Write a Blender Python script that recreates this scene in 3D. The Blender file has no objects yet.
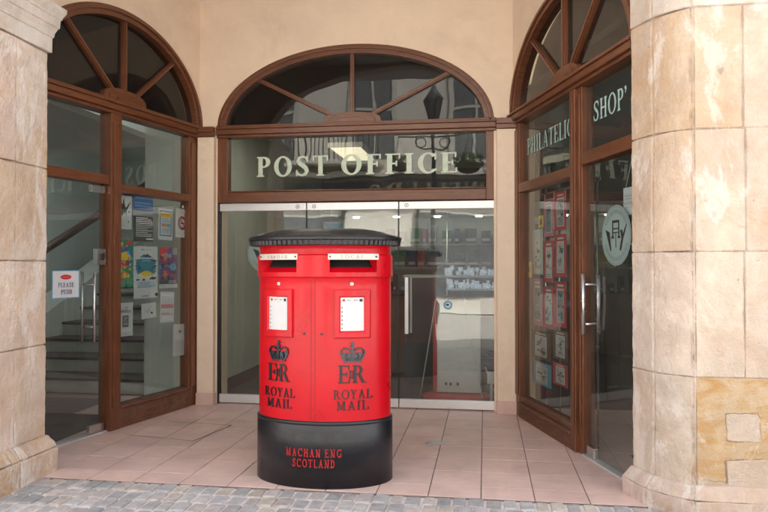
import bpy, bmesh, math, random
from mathutils import Vector
random.seed(7)
R = math.radians
PI = math.pi
scene = bpy.context.scene
COL = scene.collection

# ---------------------------------------------------------------- materials
def nodes(name):
    m = bpy.data.materials.new(name); m.use_nodes = True
    nt = m.node_tree; nt.nodes.clear()
    return m, nt, nt.nodes, nt.links

def rgb(c): return (c[0], c[1], c[2], 1.0)

def mat(name, col, rough=.5, var=.15, scale=5., bump=0., bscale=60., coat=0., metal=0., attr=False,
        spec=.5, stretch=(1, 1, 1), col2=None, stain=0., stain_col=(.1, .07, .05), stain_scale=1.5, emis=None, estr=0.,
        rvar=.12):
    m, nt, N, L = nodes(name)
    out = N.new('ShaderNodeOutputMaterial'); b = N.new('ShaderNodeBsdfPrincipled')
    L.new(b.outputs[0], out.inputs[0])
    geo = N.new('ShaderNodeNewGeometry'); mp = N.new('ShaderNodeMapping')
    mp.inputs['Scale'].default_value = stretch
    L.new(geo.outputs['Position'], mp.inputs[0])
    nz = N.new('ShaderNodeTexNoise'); nz.inputs['Scale'].default_value = scale
    nz.inputs['Detail'].default_value = 6; nz.inputs['Roughness'].default_value = .62
    L.new(mp.outputs[0], nz.inputs['Vector'])
    cr = N.new('ShaderNodeValToRGB'); cr.color_ramp.elements[0].position = .3; cr.color_ramp.elements[1].position = .7
    c2 = col2 or tuple(min(1, c * (1 + var)) for c in col)
    cr.color_ramp.elements[0].color = rgb(tuple(c * (1 - var) for c in col))
    cr.color_ramp.elements[1].color = rgb(c2)
    L.new(nz.outputs[0], cr.inputs[0])
    last = cr.outputs[0]
    if attr:
        at = N.new('ShaderNodeAttribute'); at.attribute_name = 'Col'
        mx = N.new('ShaderNodeMix'); mx.data_type = 'RGBA'; mx.blend_type = 'MULTIPLY'; mx.inputs[0].default_value = 1
        L.new(last, mx.inputs[6]); L.new(at.outputs['Color'], mx.inputs[7]); last = mx.outputs[2]
    if stain > 0:
        n2 = N.new('ShaderNodeTexNoise'); n2.inputs['Scale'].default_value = stain_scale; n2.inputs['Detail'].default_value = 8
        n2.inputs['Roughness'].default_value = .7; n2.inputs['Distortion'].default_value = .6
        L.new(geo.outputs['Position'], n2.inputs['Vector'])
        r2 = N.new('ShaderNodeValToRGB'); r2.color_ramp.elements[0].position = .52; r2.color_ramp.elements[1].position = .72
        r2.color_ramp.elements[0].color = (0, 0, 0, 1); r2.color_ramp.elements[1].color = (stain,) * 3 + (1,)
        L.new(n2.outputs[0], r2.inputs[0])
        mx = N.new('ShaderNodeMix'); mx.data_type = 'RGBA'
        L.new(r2.outputs[0], mx.inputs[0]); L.new(last, mx.inputs[6]); mx.inputs[7].default_value = rgb(stain_col)
        last = mx.outputs[2]
    L.new(last, b.inputs['Base Color'])
    if rvar:
        rr = N.new('ShaderNodeMapRange'); rr.inputs[3].default_value = max(.02, rough - rvar); rr.inputs[4].default_value = min(1, rough + rvar)
        L.new(nz.outputs[0], rr.inputs[0]); L.new(rr.outputs[0], b.inputs['Roughness'])
    else:
        b.inputs['Roughness'].default_value = rough
    b.inputs['Metallic'].default_value = metal
    b.inputs['Coat Weight'].default_value = coat; b.inputs['Coat Roughness'].default_value = .12
    b.inputs['Specular IOR Level'].default_value = spec
    if bump:
        n3 = N.new('ShaderNodeTexNoise'); n3.inputs['Scale'].default_value = bscale; n3.inputs['Detail'].default_value = 7
        n3.inputs['Roughness'].default_value = .65
        L.new(mp.outputs[0], n3.inputs['Vector'])
        bp = N.new('ShaderNodeBump'); bp.inputs['Strength'].default_value = bump; bp.inputs['Distance'].default_value = .01
        L.new(n3.outputs[0], bp.inputs['Height']); L.new(bp.outputs[0], b.inputs['Normal'])
    if emis:
        b.inputs['Emission Color'].default_value = rgb(emis); b.inputs['Emission Strength'].default_value = estr
    return m

def glass(name, tint=(.74, .78, .75), base=.10, dust_haze=.025):
    m, nt, N, L = nodes(name)
    out = N.new('ShaderNodeOutputMaterial'); mix = N.new('ShaderNodeMixShader')
    tr = N.new('ShaderNodeBsdfTransparent'); tr.inputs[0].default_value = rgb(tint)
    gl = N.new('ShaderNodeBsdfGlossy'); gl.inputs['Roughness'].default_value = .0
    gl.inputs['Color'].default_value = (.95, .97, .95, 1)
    lw = N.new('ShaderNodeLayerWeight'); lw.inputs['Blend'].default_value = .5
    p = N.new('ShaderNodeMath'); p.operation = 'POWER'; p.inputs[1].default_value = 4.5
    mr = N.new('ShaderNodeMapRange'); mr.inputs[3].default_value = base; mr.inputs[4].default_value = .95
    L.new(lw.outputs['Facing'], p.inputs[0]); L.new(p.outputs[0], mr.inputs[0]); L.new(mr.outputs[0], mix.inputs[0])
    # old panes are never perfectly flat
    nz = N.new('ShaderNodeTexNoise'); nz.inputs['Scale'].default_value = 1.3
    geo = N.new('ShaderNodeNewGeometry'); L.new(geo.outputs['Position'], nz.inputs['Vector'])
    bp = N.new('ShaderNodeBump'); bp.inputs['Strength'].default_value = .06; bp.inputs['Distance'].default_value = .05
    L.new(nz.outputs[0], bp.inputs['Height']); L.new(bp.outputs[0], gl.inputs['Normal'])
    L.new(tr.outputs[0], mix.inputs[1]); L.new(gl.outputs[0], mix.inputs[2])
    df = N.new('ShaderNodeBsdfDiffuse'); df.inputs[0].default_value = (.62, .63, .6, 1)  # pale diffuse mixed in: dust film plus a painted hazy veil
    n2 = N.new('ShaderNodeTexNoise'); n2.inputs['Scale'].default_value = 2.6; n2.inputs['Detail'].default_value = 9; n2.inputs['Roughness'].default_value = .7
    L.new(geo.outputs['Position'], n2.inputs['Vector'])
    m2 = N.new('ShaderNodeMapRange'); m2.inputs[1].default_value = .35; m2.inputs[2].default_value = .75; m2.inputs[3].default_value = dust_haze * .4; m2.inputs[4].default_value = dust_haze * 1.8
    L.new(n2.outputs[0], m2.inputs[0])
    mx2 = N.new('ShaderNodeMixShader'); L.new(m2.outputs[0], mx2.inputs[0]); L.new(mix.outputs[0], mx2.inputs[1]); L.new(df.outputs[0], mx2.inputs[2]); L.new(mx2.outputs[0], out.inputs[0])
    return m

def stone_mat():
    m, nt, N, L = nodes('sandstone')
    out = N.new('ShaderNodeOutputMaterial'); b = N.new('ShaderNodeBsdfPrincipled'); L.new(b.outputs[0], out.inputs[0])
    geo = N.new('ShaderNodeNewGeometry'); at = N.new('ShaderNodeAttribute'); at.attribute_name = 'Col'
    def noise(sc, det=8, ro=.65, dist=0., vec=None):
        n = N.new('ShaderNodeTexNoise'); n.inputs['Scale'].default_value = sc; n.inputs['Detail'].default_value = det
        n.inputs['Roughness'].default_value = ro; n.inputs['Distortion'].default_value = dist
        L.new(vec or geo.outputs['Position'], n.inputs['Vector']); return n
    def ramp(src, p0, p1, c0, c1):
        r = N.new('ShaderNodeValToRGB'); r.color_ramp.elements[0].position = p0; r.color_ramp.elements[1].position = p1
        r.color_ramp.elements[0].color = c0; r.color_ramp.elements[1].color = c1; L.new(src, r.inputs[0]); return r.outputs[0]
    def mix(f, a, bb, mode='MIX', fac=1.):
        x = N.new('ShaderNodeMix'); x.data_type = 'RGBA'; x.blend_type = mode
        if f is None: x.inputs[0].default_value = fac
        else: L.new(f, x.inputs[0])
        L.new(a, x.inputs[6])
        if isinstance(bb, tuple): x.inputs[7].default_value = bb
        else: L.new(bb, x.inputs[7])
        return x.outputs[2]
    c = mix(None, at.outputs['Color'], ramp(noise(2.2, dist=.8).outputs[0], .3, .72, (.80, .76, .74, 1), (1.16, 1.15, 1.13, 1)), 'MULTIPLY')
    # pink blush and pale lime bloom
    c = mix(ramp(noise(.85, dist=1.5).outputs[0], .5, .68, (0, 0, 0, 1), (.5,) * 3 + (1,)), c, (.50, .345, .205, 1))
    c = mix(ramp(noise(1.1, dist=1.2).outputs[0], .5, .75, (0, 0, 0, 1), (.42,) * 3 + (1,)), c, (.62, .41, .33, 1))
    mp = N.new('ShaderNodeMapping'); mp.inputs['Location'].default_value = (7, 3, 1); mp.inputs['Scale'].default_value = (2.2, 2.2, 1.)
    L.new(geo.outputs['Position'], mp.inputs[0])
    c = mix(ramp(noise(1.2, dist=.8, vec=mp.outputs[0]).outputs[0], .52, .66, (0, 0, 0, 1), (.55,) * 3 + (1,)), c, (.70, .64, .57, 1))
    # iron banding, strong where the alpha of the block colour says so
    mp2 = N.new('ShaderNodeMapping'); mp2.inputs['Rotation'].default_value = (0, R(52), R(20)); mp2.inputs['Scale'].default_value = (1.2, 1.2, 3.6)
    L.new(geo.outputs['Position'], mp2.inputs[0])
    band = ramp(noise(1.9, dist=2.6, vec=mp2.outputs[0]).outputs[0], .42, .66, (0, 0, 0, 1), (1, 1, 1, 1))
    mu = N.new('ShaderNodeMath'); mu.operation = 'MULTIPLY'; L.new(band, mu.inputs[0]); L.new(at.outputs['Alpha'], mu.inputs[1])
    c = mix(mu.outputs[0], c, (.52, .29, .10, 1))
    # pits and grime
    c = mix(ramp(noise(38, 10, .8).outputs[0], .58, .78, (0, 0, 0, 1), (.35,) * 3 + (1,)), c, (.3, .22, .16, 1))
    c = mix(ramp(noise(5.5, 10, .8, 1.).outputs[0], .6, .78, (0, 0, 0, 1), (.35,) * 3 + (1,)), c, (.36, .27, .22, 1))
    c = mix(ramp(noise(3.3, 12, .72, 1.4).outputs[0], .53, .60, (0, 0, 0, 1), (.24,) * 3 + (1,)), c, (.44, .36, .31, 1))
    mp3 = N.new('ShaderNodeMapping'); mp3.inputs['Location'].default_value = (3, 9, 4); mp3.inputs['Scale'].default_value = (1.6, 1.6, .7); L.new(geo.outputs['Position'], mp3.inputs[0])
    c = mix(ramp(noise(1.7, 12, .7, .8, mp3.outputs[0]).outputs[0], .55, .60, (0, 0, 0, 1), (.55,) * 3 + (1,)), c, (.78, .72, .67, 1))
    c = mix(ramp(noise(1.5, 10, .7, 1.).outputs[0], .36, .44, (.5,) * 3 + (1,), (0, 0, 0, 1)), c, (.50, .32, .18, 1))
    L.new(c, b.inputs['Base Color']); b.inputs['Roughness'].default_value = .9; b.inputs['Specular IOR Level'].default_value = .2
    a1 = N.new('ShaderNodeMath'); a1.operation = 'ADD'
    m1 = N.new('ShaderNodeMath'); m1.operation = 'MULTIPLY'; m1.inputs[1].default_value = 1.6
    L.new(noise(7, 8, .6).outputs[0], m1.inputs[0]); L.new(m1.outputs[0], a1.inputs[0]); L.new(noise(70, 8, .7).outputs[0], a1.inputs[1])
    bp = N.new('ShaderNodeBump'); bp.inputs['Strength'].default_value = .8; bp.inputs['Distance'].default_value = .016
    L.new(a1.outputs[0], bp.inputs['Height']); L.new(bp.outputs[0], b.inputs['Normal'])
    return m

def flat(name, c, rough=.6): return mat(name, c, rough, var=.06, scale=9, rvar=0)

MT = dict(
    plaster=mat('cream_plaster', (.82, .655, .51), .85, var=.07, scale=2.2, bump=.12, bscale=45, stain=.36, stain_col=(.58, .43, .28), stain_scale=1.6, spec=.2),
    pier=mat('cream_pier_paint', (.77, .63, .50), .7, var=.06, scale=3, bump=.15, bscale=40, stain=.35, stain_col=(.50, .34, .20), stain_scale=3., spec=.3),
    ceiling=mat('white_soffit', (.78, .76, .74), .9, var=.04),
    wood_v=mat('timber_upright', (.145, .050, .021), .36, var=.34, scale=9, bump=.1, bscale=30, stretch=(5, 5, .5), coat=.15, stain=.55, stain_col=(.075, .026, .012), stain_scale=2.6),
    wood_h=mat('timber_rail', (.145, .050, .021), .36, var=.34, scale=9, bump=.1, bscale=30, stretch=(.6, .6, 7), coat=.15, stain=.55, stain_col=(.075, .026, .012), stain_scale=2.6),
    wood_old=mat('weathered_timber', (.15, .062, .036), .65, var=.4, scale=9, bump=.3, bscale=30, stretch=(.8, .8, 7), stain=.75, stain_col=(.20, .15, .12), stain_scale=5),
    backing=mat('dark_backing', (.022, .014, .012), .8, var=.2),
    tile=mat('pink_tile', (.72, .525, .475), .42, var=.10, scale=3.5, bump=.05, bscale=90, attr=True, stain=.34, stain_col=(.42, .31, .28), stain_scale=5.5, spec=.4),
    grout=mat('grout', (.20, .155, .145), .9, var=.25, scale=14),
    sett=mat('granite_sett', (.46, .45, .44), .75, var=.25, scale=14, bump=.5, bscale=55, attr=True, stain=.3, stain_col=(.22, .2, .19), stain_scale=9),
    mortar=mat('pale_mortar', (.66, .61, .58), .95, var=.2, scale=18, bump=.4, bscale=80),
    stone=stone_mat(),
    red=mat('red_enamel', (.53, .0025, .011), .30, var=.12, scale=2.5, coat=.22, bump=.09, bscale=38, stain=.35, stain_col=(.40, .006, .012), stain_scale=4, spec=.28),
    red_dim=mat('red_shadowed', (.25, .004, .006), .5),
    black=mat('black_enamel', (.006, .007, .011), .36, var=.3, scale=6, coat=.12, bump=.16, bscale=45, stain=.2, stain_col=(.05, .05, .055), stain_scale=8),
    navy=mat('blue_black_enamel', (.012, .015, .032), .3, var=.2, coat=.4),
    redtext=mat('red_letter_paint', (.42, .012, .016), .4),
    void=mat('dark_opening', (.004, .004, .004), .9),
    plate=mat('worn_brass_plate', (.66, .57, .52), .45, var=.12, scale=30, metal=.2),
    alu=mat('brushed_aluminium', (.72, .72, .74), .36, var=.05, scale=20, metal=.55, stretch=(1, 1, 8)),
    steel=mat('satin_steel', (.62, .62, .62), .26, var=.05, metal=.95),
    dark_metal=mat('dark_gap', (.02, .02, .022), .5),
    glass=glass('clear_glass', (.70, .75, .71), .11, .05), glass_dark=glass('fanlight_glass', (.42, .40, .39), .034, .012), glass_sign=glass('sign_glass', (.66, .69, .66), .05, .02), glass_side=glass('side_glass', (.76, .82, .80), .085, .03),
    letter=mat('pale_green_lettering', (.50, .60, .50), .5, var=.1, scale=20), letter_edge=mat('cream_letter_edge', (.64, .61, .42), .5),
    letter_side=mat('pale_blue_lettering', (.36, .52, .49), .5, var=.1),
    teal=mat('grey_teal_disc', (.215, .29, .275), .6, var=.08), teal_dk=mat('grey_teal_pattern', (.14, .19, .18), .6),
    white=mat('white_card', (.62, .63, .65), .6, var=.03), offwhite=mat('cream_card', (.70, .68, .62), .7, var=.05),
    ink=mat('black_ink', (.02, .02, .022), .6), grey=mat('grey_print', (.30, .31, .33), .7), lgrey=mat('pale_grey_print', (.55, .56, .58), .7),
    pred=mat('red_print', (.55, .03, .04), .6), blue=mat('blue_print', (.025, .12, .40), .6), dblue=mat('dark_blue_print', (.012, .06, .17), .6),
    sky=mat('light_blue_print', (.12, .36, .55), .6), green=mat('green_print', (.02, .22, .09), .6, var=.3, scale=20), yellow=mat('yellow_print', (.75, .52, .03), .6),
    orange=mat('orange_print', (.65, .2, .03), .6), purple=mat('purple_print', (.17, .05, .22), .6), pink=mat('pink_print', (.62, .22, .26), .6),
    char=mat('charcoal_print', (.05, .05, .055), .6), brown=mat('brown_print', (.16, .075, .035), .6), tealp=mat('teal_print', (.02, .20, .28), .6),
    hall=mat('hall_paint', (.72, .77, .73), .8, var=.05, scale=2), hall2=mat('stair_paint', (.74, .74, .70), .7, var=.06),
    tread=mat('dark_tread', (.085, .06, .055), .6, var=.2), handrail=mat('dark_handrail', (.07, .022, .012), .4),
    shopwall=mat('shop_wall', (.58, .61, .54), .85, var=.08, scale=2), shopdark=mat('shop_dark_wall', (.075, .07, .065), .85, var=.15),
    carpet=mat('dark_carpet', (.045, .03, .026), .95, var=.3, scale=60), matrub=mat('ribbed_mat', (.03, .03, .032), .9),
    lamp=mat('lit_panel', (.9, .85, .7), .5, emis=(1, .88, .6), estr=.27), fill_lamp=mat('fill_diffuser', (.9, .88, .8), .5, emis=(1, .93, .8), estr=1.6), spot=mat('lit_spot', (1, 1, 1), .5, emis=(1, .96, .85), estr=3.5),
    street_wall=mat('pale_render', (.80, .76, .68), .85, var=.08, scale=1.5, stain=.2, stain_col=(.4, .36, .3)), street_stone=mat('pale_dressings', (.7, .67, .6), .8),
    fascia=mat('dark_fascia', (.03, .032, .034), .5), iron=mat('black_iron', (.012, .012, .013), .5), leafm=mat('basket_foliage', (.06, .13, .03), .7, var=.5, scale=12),
    moss=mat('basket_liner', (.045, .035, .02), .9), pane_far=mat('far_window', (.16, .17, .18), .3, var=.2, spec=.8), asphalt=mat('street_paving', (.56, .52, .47), .9, var=.2, scale=3),
    litter=mat('paper_scrap', (.8, .8, .8), .8), chalk=mat('pale_smear', (.60, .55, .55), .8, var=.3, scale=40), cover=mat('cover_gap', (.05, .035, .03), .9),
    gold=mat('gilt_letter', (.25, .21, .13), .4), glassware=mat('glint_glassware', (.62, .68, .78), .12, var=.55, scale=30, spec=.9, emis=(.6, .7, .9), estr=.06),  # glassware given a faint glow and uneven tone to imitate glints
    skirting=mat('brown_skirting', (.06, .025, .015), .6),
)

# ---------------------------------------------------------------- mesh builder
class MB:
    def __init__(s): s.v = []; s.f = []; s.m = []; s.mats = []; s.c = []; s.smooth = []
    def mi(s, m):
        if m not in s.mats: s.mats.append(m)
        return s.mats.index(m)
    def add(s, vs, fs, m, col=(1, 1, 1, 0), smooth=False):
        o = len(s.v); s.v += [tuple(p) for p in vs]; k = s.mi(m)
        for f in fs:
            s.f.append(tuple(o + i for i in f)); s.m.append(k); s.c.append(col); s.smooth.append(smooth)
    def hexa(s, p, m, col=(1, 1, 1, 0)):   # p: 4 bottom, 4 top
        s.add(p, [(3, 2, 1, 0), (4, 5, 6, 7), (0, 1, 5, 4), (1, 2, 6, 5), (2, 3, 7, 6), (3, 0, 4, 7)], m, col)
    def box(s, x0, x1, y0, y1, z0, z1, m, col=(1, 1, 1, 0)):
        s.hexa([(x0, y0, z0), (x1, y0, z0), (x1, y1, z0), (x0, y1, z0), (x0, y0, z1), (x1, y0, z1), (x1, y1, z1), (x0, y1, z1)], m, col)
    def fbox(s, fr, s0, s1, d0, d1, z0, z1, m, col=(1, 1, 1, 0)):
        P = fr.P
        s.hexa([P(s0, d0, z0), P(s1, d0, z0), P(s1, d1, z0), P(s0, d1, z0), P(s0, d0, z1), P(s1, d0, z1), P(s1, d1, z1), P(s0, d1, z1)], m, col)
    def prism(s, poly, f0, f1, m, col=(1, 1, 1, 0)):   # poly 2D, f0/f1 map 2D->3D for the two ends
        n = len(poly)
        s.add([f0(*p) for p in poly] + [f1(*p) for p in poly],
              [tuple(range(n))[::-1], tuple(range(n, 2 * n))] + [(i, (i + 1) % n, n + (i + 1) % n, n + i) for i in range(n)], m, col)
    def poly(s, pts, m, col=(1, 1, 1, 0)): s.add(pts, [tuple(range(len(pts)))], m, col)
    def sweep(s, rings, m, cap=True, smooth=False, close=False):
        n = len(rings[0]); o = []; fs = []
        for r in rings: o += list(r)
        for i in range(len(rings) - (0 if close else 1)):
            j = (i + 1) % len(rings)
            for k in range(n):
                fs.append((i * n + k, i * n + (k + 1) % n, j * n + (k + 1) % n, j * n + k))
        if cap and not close:
            fs.append(tuple(range(n))[::-1]); fs.append(tuple((len(rings) - 1) * n + k for k in range(n)))
        s.add(o, fs, m, smooth=smooth)
    def tube(s, pts, r, m, n=8, close=False):
        pts = [Vector(p) for p in pts]; rings = []
        for i, p in enumerate(pts):
            a = pts[i - 1] if (i > 0 or close) else p; b = pts[(i + 1) % len(pts)] if (i < len(pts) - 1 or close) else p
            t = (b - a).normalized(); up = Vector((0, 0, 1)) if abs(t.z) < .9 else Vector((1, 0, 0))
            x = t.cross(up).normalized(); y = x.cross(t).normalized()
            rr = r[i] if isinstance(r, (list, tuple)) else r
            rings.append([p + x * (rr * math.cos(2 * PI * k / n)) + y * (rr * math.sin(2 * PI * k / n)) for k in range(n)])
        s.sweep(rings, m, smooth=True, close=close)
    def lathe(s, prof, c, m, n=24, sx=1, sy=1):
        rings = [[(c[0] + r * sx * math.cos(2 * PI * k / n), c[1] + r * sy * math.sin(2 * PI * k / n), c[2] + z) for k in range(n)] for r, z in prof]
        s.sweep(rings, m, smooth=True)
    def build(s, name, parent=None, bevel=0., seg=2, recalc=True, origin=None):
        me = bpy.data.meshes.new(name)
        if origin is None:
            if parent is not None: origin = wloc(parent)
            else:
                xs = [v[0] for v in s.v]; ys = [v[1] for v in s.v]; zs = [v[2] for v in s.v]
                origin = Vector(((min(xs) + max(xs)) / 2, (min(ys) + max(ys)) / 2, min(zs)))
        o3 = Vector(origin)
        me.from_pydata([tuple(Vector(v) - o3) for v in s.v], [], s.f)
        for m in s.mats: me.materials.append(MT[m] if isinstance(m, str) else m)
        me.polygons.foreach_set('material_index', s.m); me.polygons.foreach_set('use_smooth', s.smooth)
        ca = me.color_attributes.new('Col', 'FLOAT_COLOR', 'CORNER')
        i = 0; buf = []
        for p, c in zip(me.polygons, s.c): buf += list(c) * p.loop_total
        ca.data.foreach_set('color', buf)
        if recalc:
            bm = bmesh.new(); bm.from_mesh(me); bmesh.ops.recalc_face_normals(bm, faces=bm.faces); bm.to_mesh(me); bm.free()
        ob = bpy.data.objects.new(name, me); COL.objects.link(ob)
        if parent is not None:
            ob.parent = parent; ob.location = o3 - wloc(parent)
        else: ob.location = o3
        if bevel:
            bv = ob.modifiers.new('Bevel', 'BEVEL'); bv.width = bevel; bv.segments = seg; bv.limit_method = 'ANGLE'; bv.angle_limit = R(40)
        return ob

def wloc(o):
    l = Vector(o.location)
    while o.parent: o = o.parent; l += Vector(o.location)
    return l

def empty(name, loc, label, cat, group=None):
    o = bpy.data.objects.new(name, None); COL.objects.link(o); o.location = loc; o.empty_display_size = .1
    return tag(o, label, cat, group)
def tag(o, label=None, cat=None, group=None, kind=None):
    if label: o['label'] = label
    if cat: o['category'] = cat
    if group: o['group'] = group
    if kind: o['kind'] = kind
    return o

class Frame:
    def __init__(s, O, u, n): s.O = O; s.u = u; s.n = n
    def P(s, a, d, z): return (s.O[0] + s.u[0] * a + s.n[0] * d, s.O[1] + s.u[1] * a + s.n[1] * d, z)
BK = Frame((0, 6.95), (1, 0), (0, -1))
LF = Frame((-3.001, 6.90), (-.2074, -.9783), (.9783, -.2074))
RT = Frame((.296, 6.875), (.2942, -.9557), (-.9557, -.2942))

# ---------------------------------------------------------------- serif lettering, drawn stroke by stroke
def bar(x0, y0, x1, y1): return [[(x0, y0), (x1, y0), (x1, y1), (x0, y1)]]
def slant(xb, yb, xt, yt, w): return [[(xb, yb), (xb + w, yb), (xt + w, yt), (xt, yt)]]
def arc(cx, cy, ro, so, ri, si, a0, a1, n=12):
    out = []
    for i in range(n):
        a = R(a0 + (a1 - a0) * i / n); b = R(a0 + (a1 - a0) * (i + 1) / n)
        out.append([(cx + ro * math.cos(a), cy + so * math.sin(a)), (cx + ro * math.cos(b), cy + so * math.sin(b)),
                    (cx + ri * math.cos(b), cy + si * math.sin(b)), (cx + ri * math.cos(a), cy + si * math.sin(a))])
    return out
def stroke(pts, ws):
    L = []; out = []
    for i, p in enumerate(pts):
        a = pts[max(0, i - 1)]; b = pts[min(len(pts) - 1, i + 1)]
        dx, dy = b[0] - a[0], b[1] - a[1]; l = math.hypot(dx, dy) or 1
        w = (ws[i] if isinstance(ws, (list, tuple)) else ws) / 2
        L.append(((p[0] - dy / l * w, p[1] + dx / l * w), (p[0] + dy / l * w, p[1] - dx / l * w)))
    for i in range(len(L) - 1): out.append([L[i][0], L[i][1], L[i + 1][1], L[i + 1][0]])
    return out
def disc(cx, cy, r, n=12, ry=None):
    ry = ry or r
    return [[(cx + r * math.cos(2 * PI * k / n), cy + ry * math.sin(2 * PI * k / n)) for k in range(n)]]

def glyph(ch, T=.2, N=.075):
    S = N * .75; e = .075
    foot = lambda x, w=T, y=0: bar(x - e, y, x + w + e, y + S)
    top = lambda x, w=T: bar(x - e, 1 - S, x + w + e, 1)
    stem = lambda x, w=T: bar(x, 0, x + w, 1)
    x = e
    if ch == 'I': return stem(x) + foot(x) + top(x), T + 2 * e
    if ch == 'H':
        x2 = x + T + .3
        return stem(x) + stem(x2) + foot(x) + foot(x2) + top(x) + top(x2) + bar(x, .48, x2 + T, .48 + N), x2 + T + e
    if ch in 'PR':
        g = stem(x) + foot(x) + bar(0, 1 - S, x + T, 1) + arc(x + T + .08, .73, .3, .27, .3 - T, .27 - N, -90, 90)
        g += bar(x + T - .01, 1 - N, x + T + .08, 1) + bar(x + T - .01, .46, x + T + .08, .46 + N)
        if ch == 'R': return g + slant(.62 - T * .2, 0, .34, .48, T * 1.05) + bar(.62 - T * .25, 0, .62 + T + e, S), .7 + T
        return g, x + T + .38
    if ch == 'B':
        return (stem(x) + bar(0, 0, x + T, S) + bar(0, 1 - S, x + T, 1) + arc(x + T + .08, .75, .27, .25, .27 - T, .25 - N, -90, 90) + arc(x + T + .1, .26, .31, .26, .31 - T, .26 - N, -90, 90)
                + bar(x + T, 1 - N, x + T + .08, 1) + bar(x + T, .5, x + T + .1, .5 + N) + bar(x + T, 0, x + T + .1, N)), x + T + .41
    if ch == 'D':
        return stem(x) + bar(0, 0, x + T, S) + bar(0, 1 - S, x + T, 1) + arc(x + T + .05, .5, .42, .5, .42 - T, .5 - N, -90, 90) + bar(x + T, 0, x + T + .05, N) + bar(x + T, 1 - N, x + T + .05, 1), x + T + .47
    if ch in 'EF':
        w = .62
        g = stem(x) + bar(0, 1 - S, w, 1) + bar(w - .05, .76, w, 1) + bar(x + T, .47, .46, .47 + N) + bar(.44, .38, .49, .64)
        if ch == 'E': return g + bar(0, 0, w + .03, S) + bar(w - .02, 0, w + .03, .25), w + .03
        return g + foot(x), w
    if ch == 'L': return stem(x) + top(x) + bar(0, 0, .6, S) + bar(.55, 0, .6, .27), .6
    if ch == 'T': return stem(.36 - T / 2) + foot(.36 - T / 2) + bar(0, 1 - S, .72, 1) + bar(0, .75, .05, 1) + bar(.67, .75, .72, 1), .72
    if ch == 'O': return arc(.43, .5, .43, .52, .43 - T, .52 - N, 0, 360, 28), .86
    if ch in 'CG':
        g = arc(.43, .5, .43, .52, .43 - T, .52 - N, 42, 318, 24) + bar(.70, .66, .75, 1)
        if ch == 'G': return g + bar(.75 - T, .04, .75, .44) + bar(.75 - T - e, .44 - S, .75 + e, .44), .82
        return g + bar(.69, .1, .75, .22), .76
    if ch == 'S':
        p = [(.56, .80), (.47, .93), (.32, .97), (.17, .91), (.12, .77), (.20, .63), (.35, .52), (.49, .40), (.54, .24), (.46, .09), (.30, .03), (.14, .08), (.05, .22)]
        w = [N, N * 1.1, N * 1.2, T * .75, T * .9, T * .95, T, T * .95, T * .9, T * .75, N * 1.2, N * 1.1, N]
        return stroke(p, w) + bar(.54, .70, .59, 1) + bar(.02, 0, .07, .31), .64
    if ch == 'A': return slant(.10, 0, .36, 1, N) + slant(.58, 0, .32, 1, T) + bar(.2, .3, .6, .3 + N) + bar(0, 0, .27, S) + bar(.52, 0, .58 + T + .07, S), .66 + T
    if ch == 'M':
        x2 = .66
        return bar(x + .02, 0, x + .02 + N, 1) + stem(x2) + slant(.36, .06, .07, 1, T * .9) + slant(.37, .06, x2 - .02, 1, N) + bar(0, 0, .25, S) + foot(x2) + bar(0, 1 - S, .2, 1) + bar(x2, 1 - S, x2 + T + e, 1), x2 + T + e
    if ch == 'N': return bar(x + .02, 0, x + .02 + N, 1) + bar(.58, 0, .58 + N, 1) + slant(.56 - T * .5, 0, .05, 1, T) + bar(0, 0, .24, S) + bar(.48, 1 - S, .78, 1) + bar(0, 1 - S, .2, 1), .78
    if ch == 'Y': return bar(.36 - T / 2, 0, .36 + T / 2, .48) + foot(.36 - T / 2) + slant(.36 - T / 2, .46, .06, 1, T) + slant(.36, .46, .6, 1, N) + bar(0, 1 - S, .32, 1) + bar(.5, 1 - S, .76, 1), .76
    if ch == 'V': return slant(.33, 0, .06, 1, T) + slant(.36, 0, .62, 1, N) + bar(0, 1 - S, .33, 1) + bar(.52, 1 - S, .76, 1), .76
    if ch == 'W': return slant(.24, 0, .05, 1, T) + slant(.3, 0, .5, 1, N) + slant(.64, 0, .44, 1, T) + slant(.7, 0, .88, 1, N) + bar(0, 1 - S, .3, 1) + bar(.8, 1 - S, 1.0, 1), 1.0
    if ch == 'U': return bar(x, .3, x + T, 1) + bar(.6, .3, .6 + N, 1) + top(x) + bar(.52, 1 - S, .75, 1) + arc((x + .6 + N) / 2, .3, (.6 + N - x) / 2, .31, (.6 + N - x) / 2 - T * .8, .31 - N, 180, 360), .75
    if ch == 'J': return bar(.2, .2, .2 + T, 1) + top(.2) + arc(.08, .2, .12 + T, .22, .12, .14, 270, 360, 6), .28 + T
    return [], .4

def text_polys(txt, width, height, gap=.12, T=.2, N=.075):
    """polys centred on x=0, baseline 0, stretched to exactly width x height"""
    x = 0; out = []
    for ch in txt:
        if ch == ' ': x += .5; continue
        g, w = glyph(ch, T, N)
        out += [[(px + x, py) for px, py in p] for p in g]; x += w + gap
    tot = x - gap
    return [[((px / tot - .5) * width, py * height) for px, py in p] for p in out]

def put_flat(mb, polys, f, m, d0=0., step=.00012):
    """f(x,y,d) -> 3D"""
    for k, p in enumerate(polys):
        d = d0 + (k % 9) * step
        mb.poly([f(x, y, d) for x, y in p], m)
def put_raised(mb, polys, f, m, d0, d1):
    for k, p in enumerate(polys):
        d = d1 + (k % 9) * .00015
        mb.prism(p, lambda x, y: f(x, y, d0), lambda x, y: f(x, y, d), m)

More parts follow.
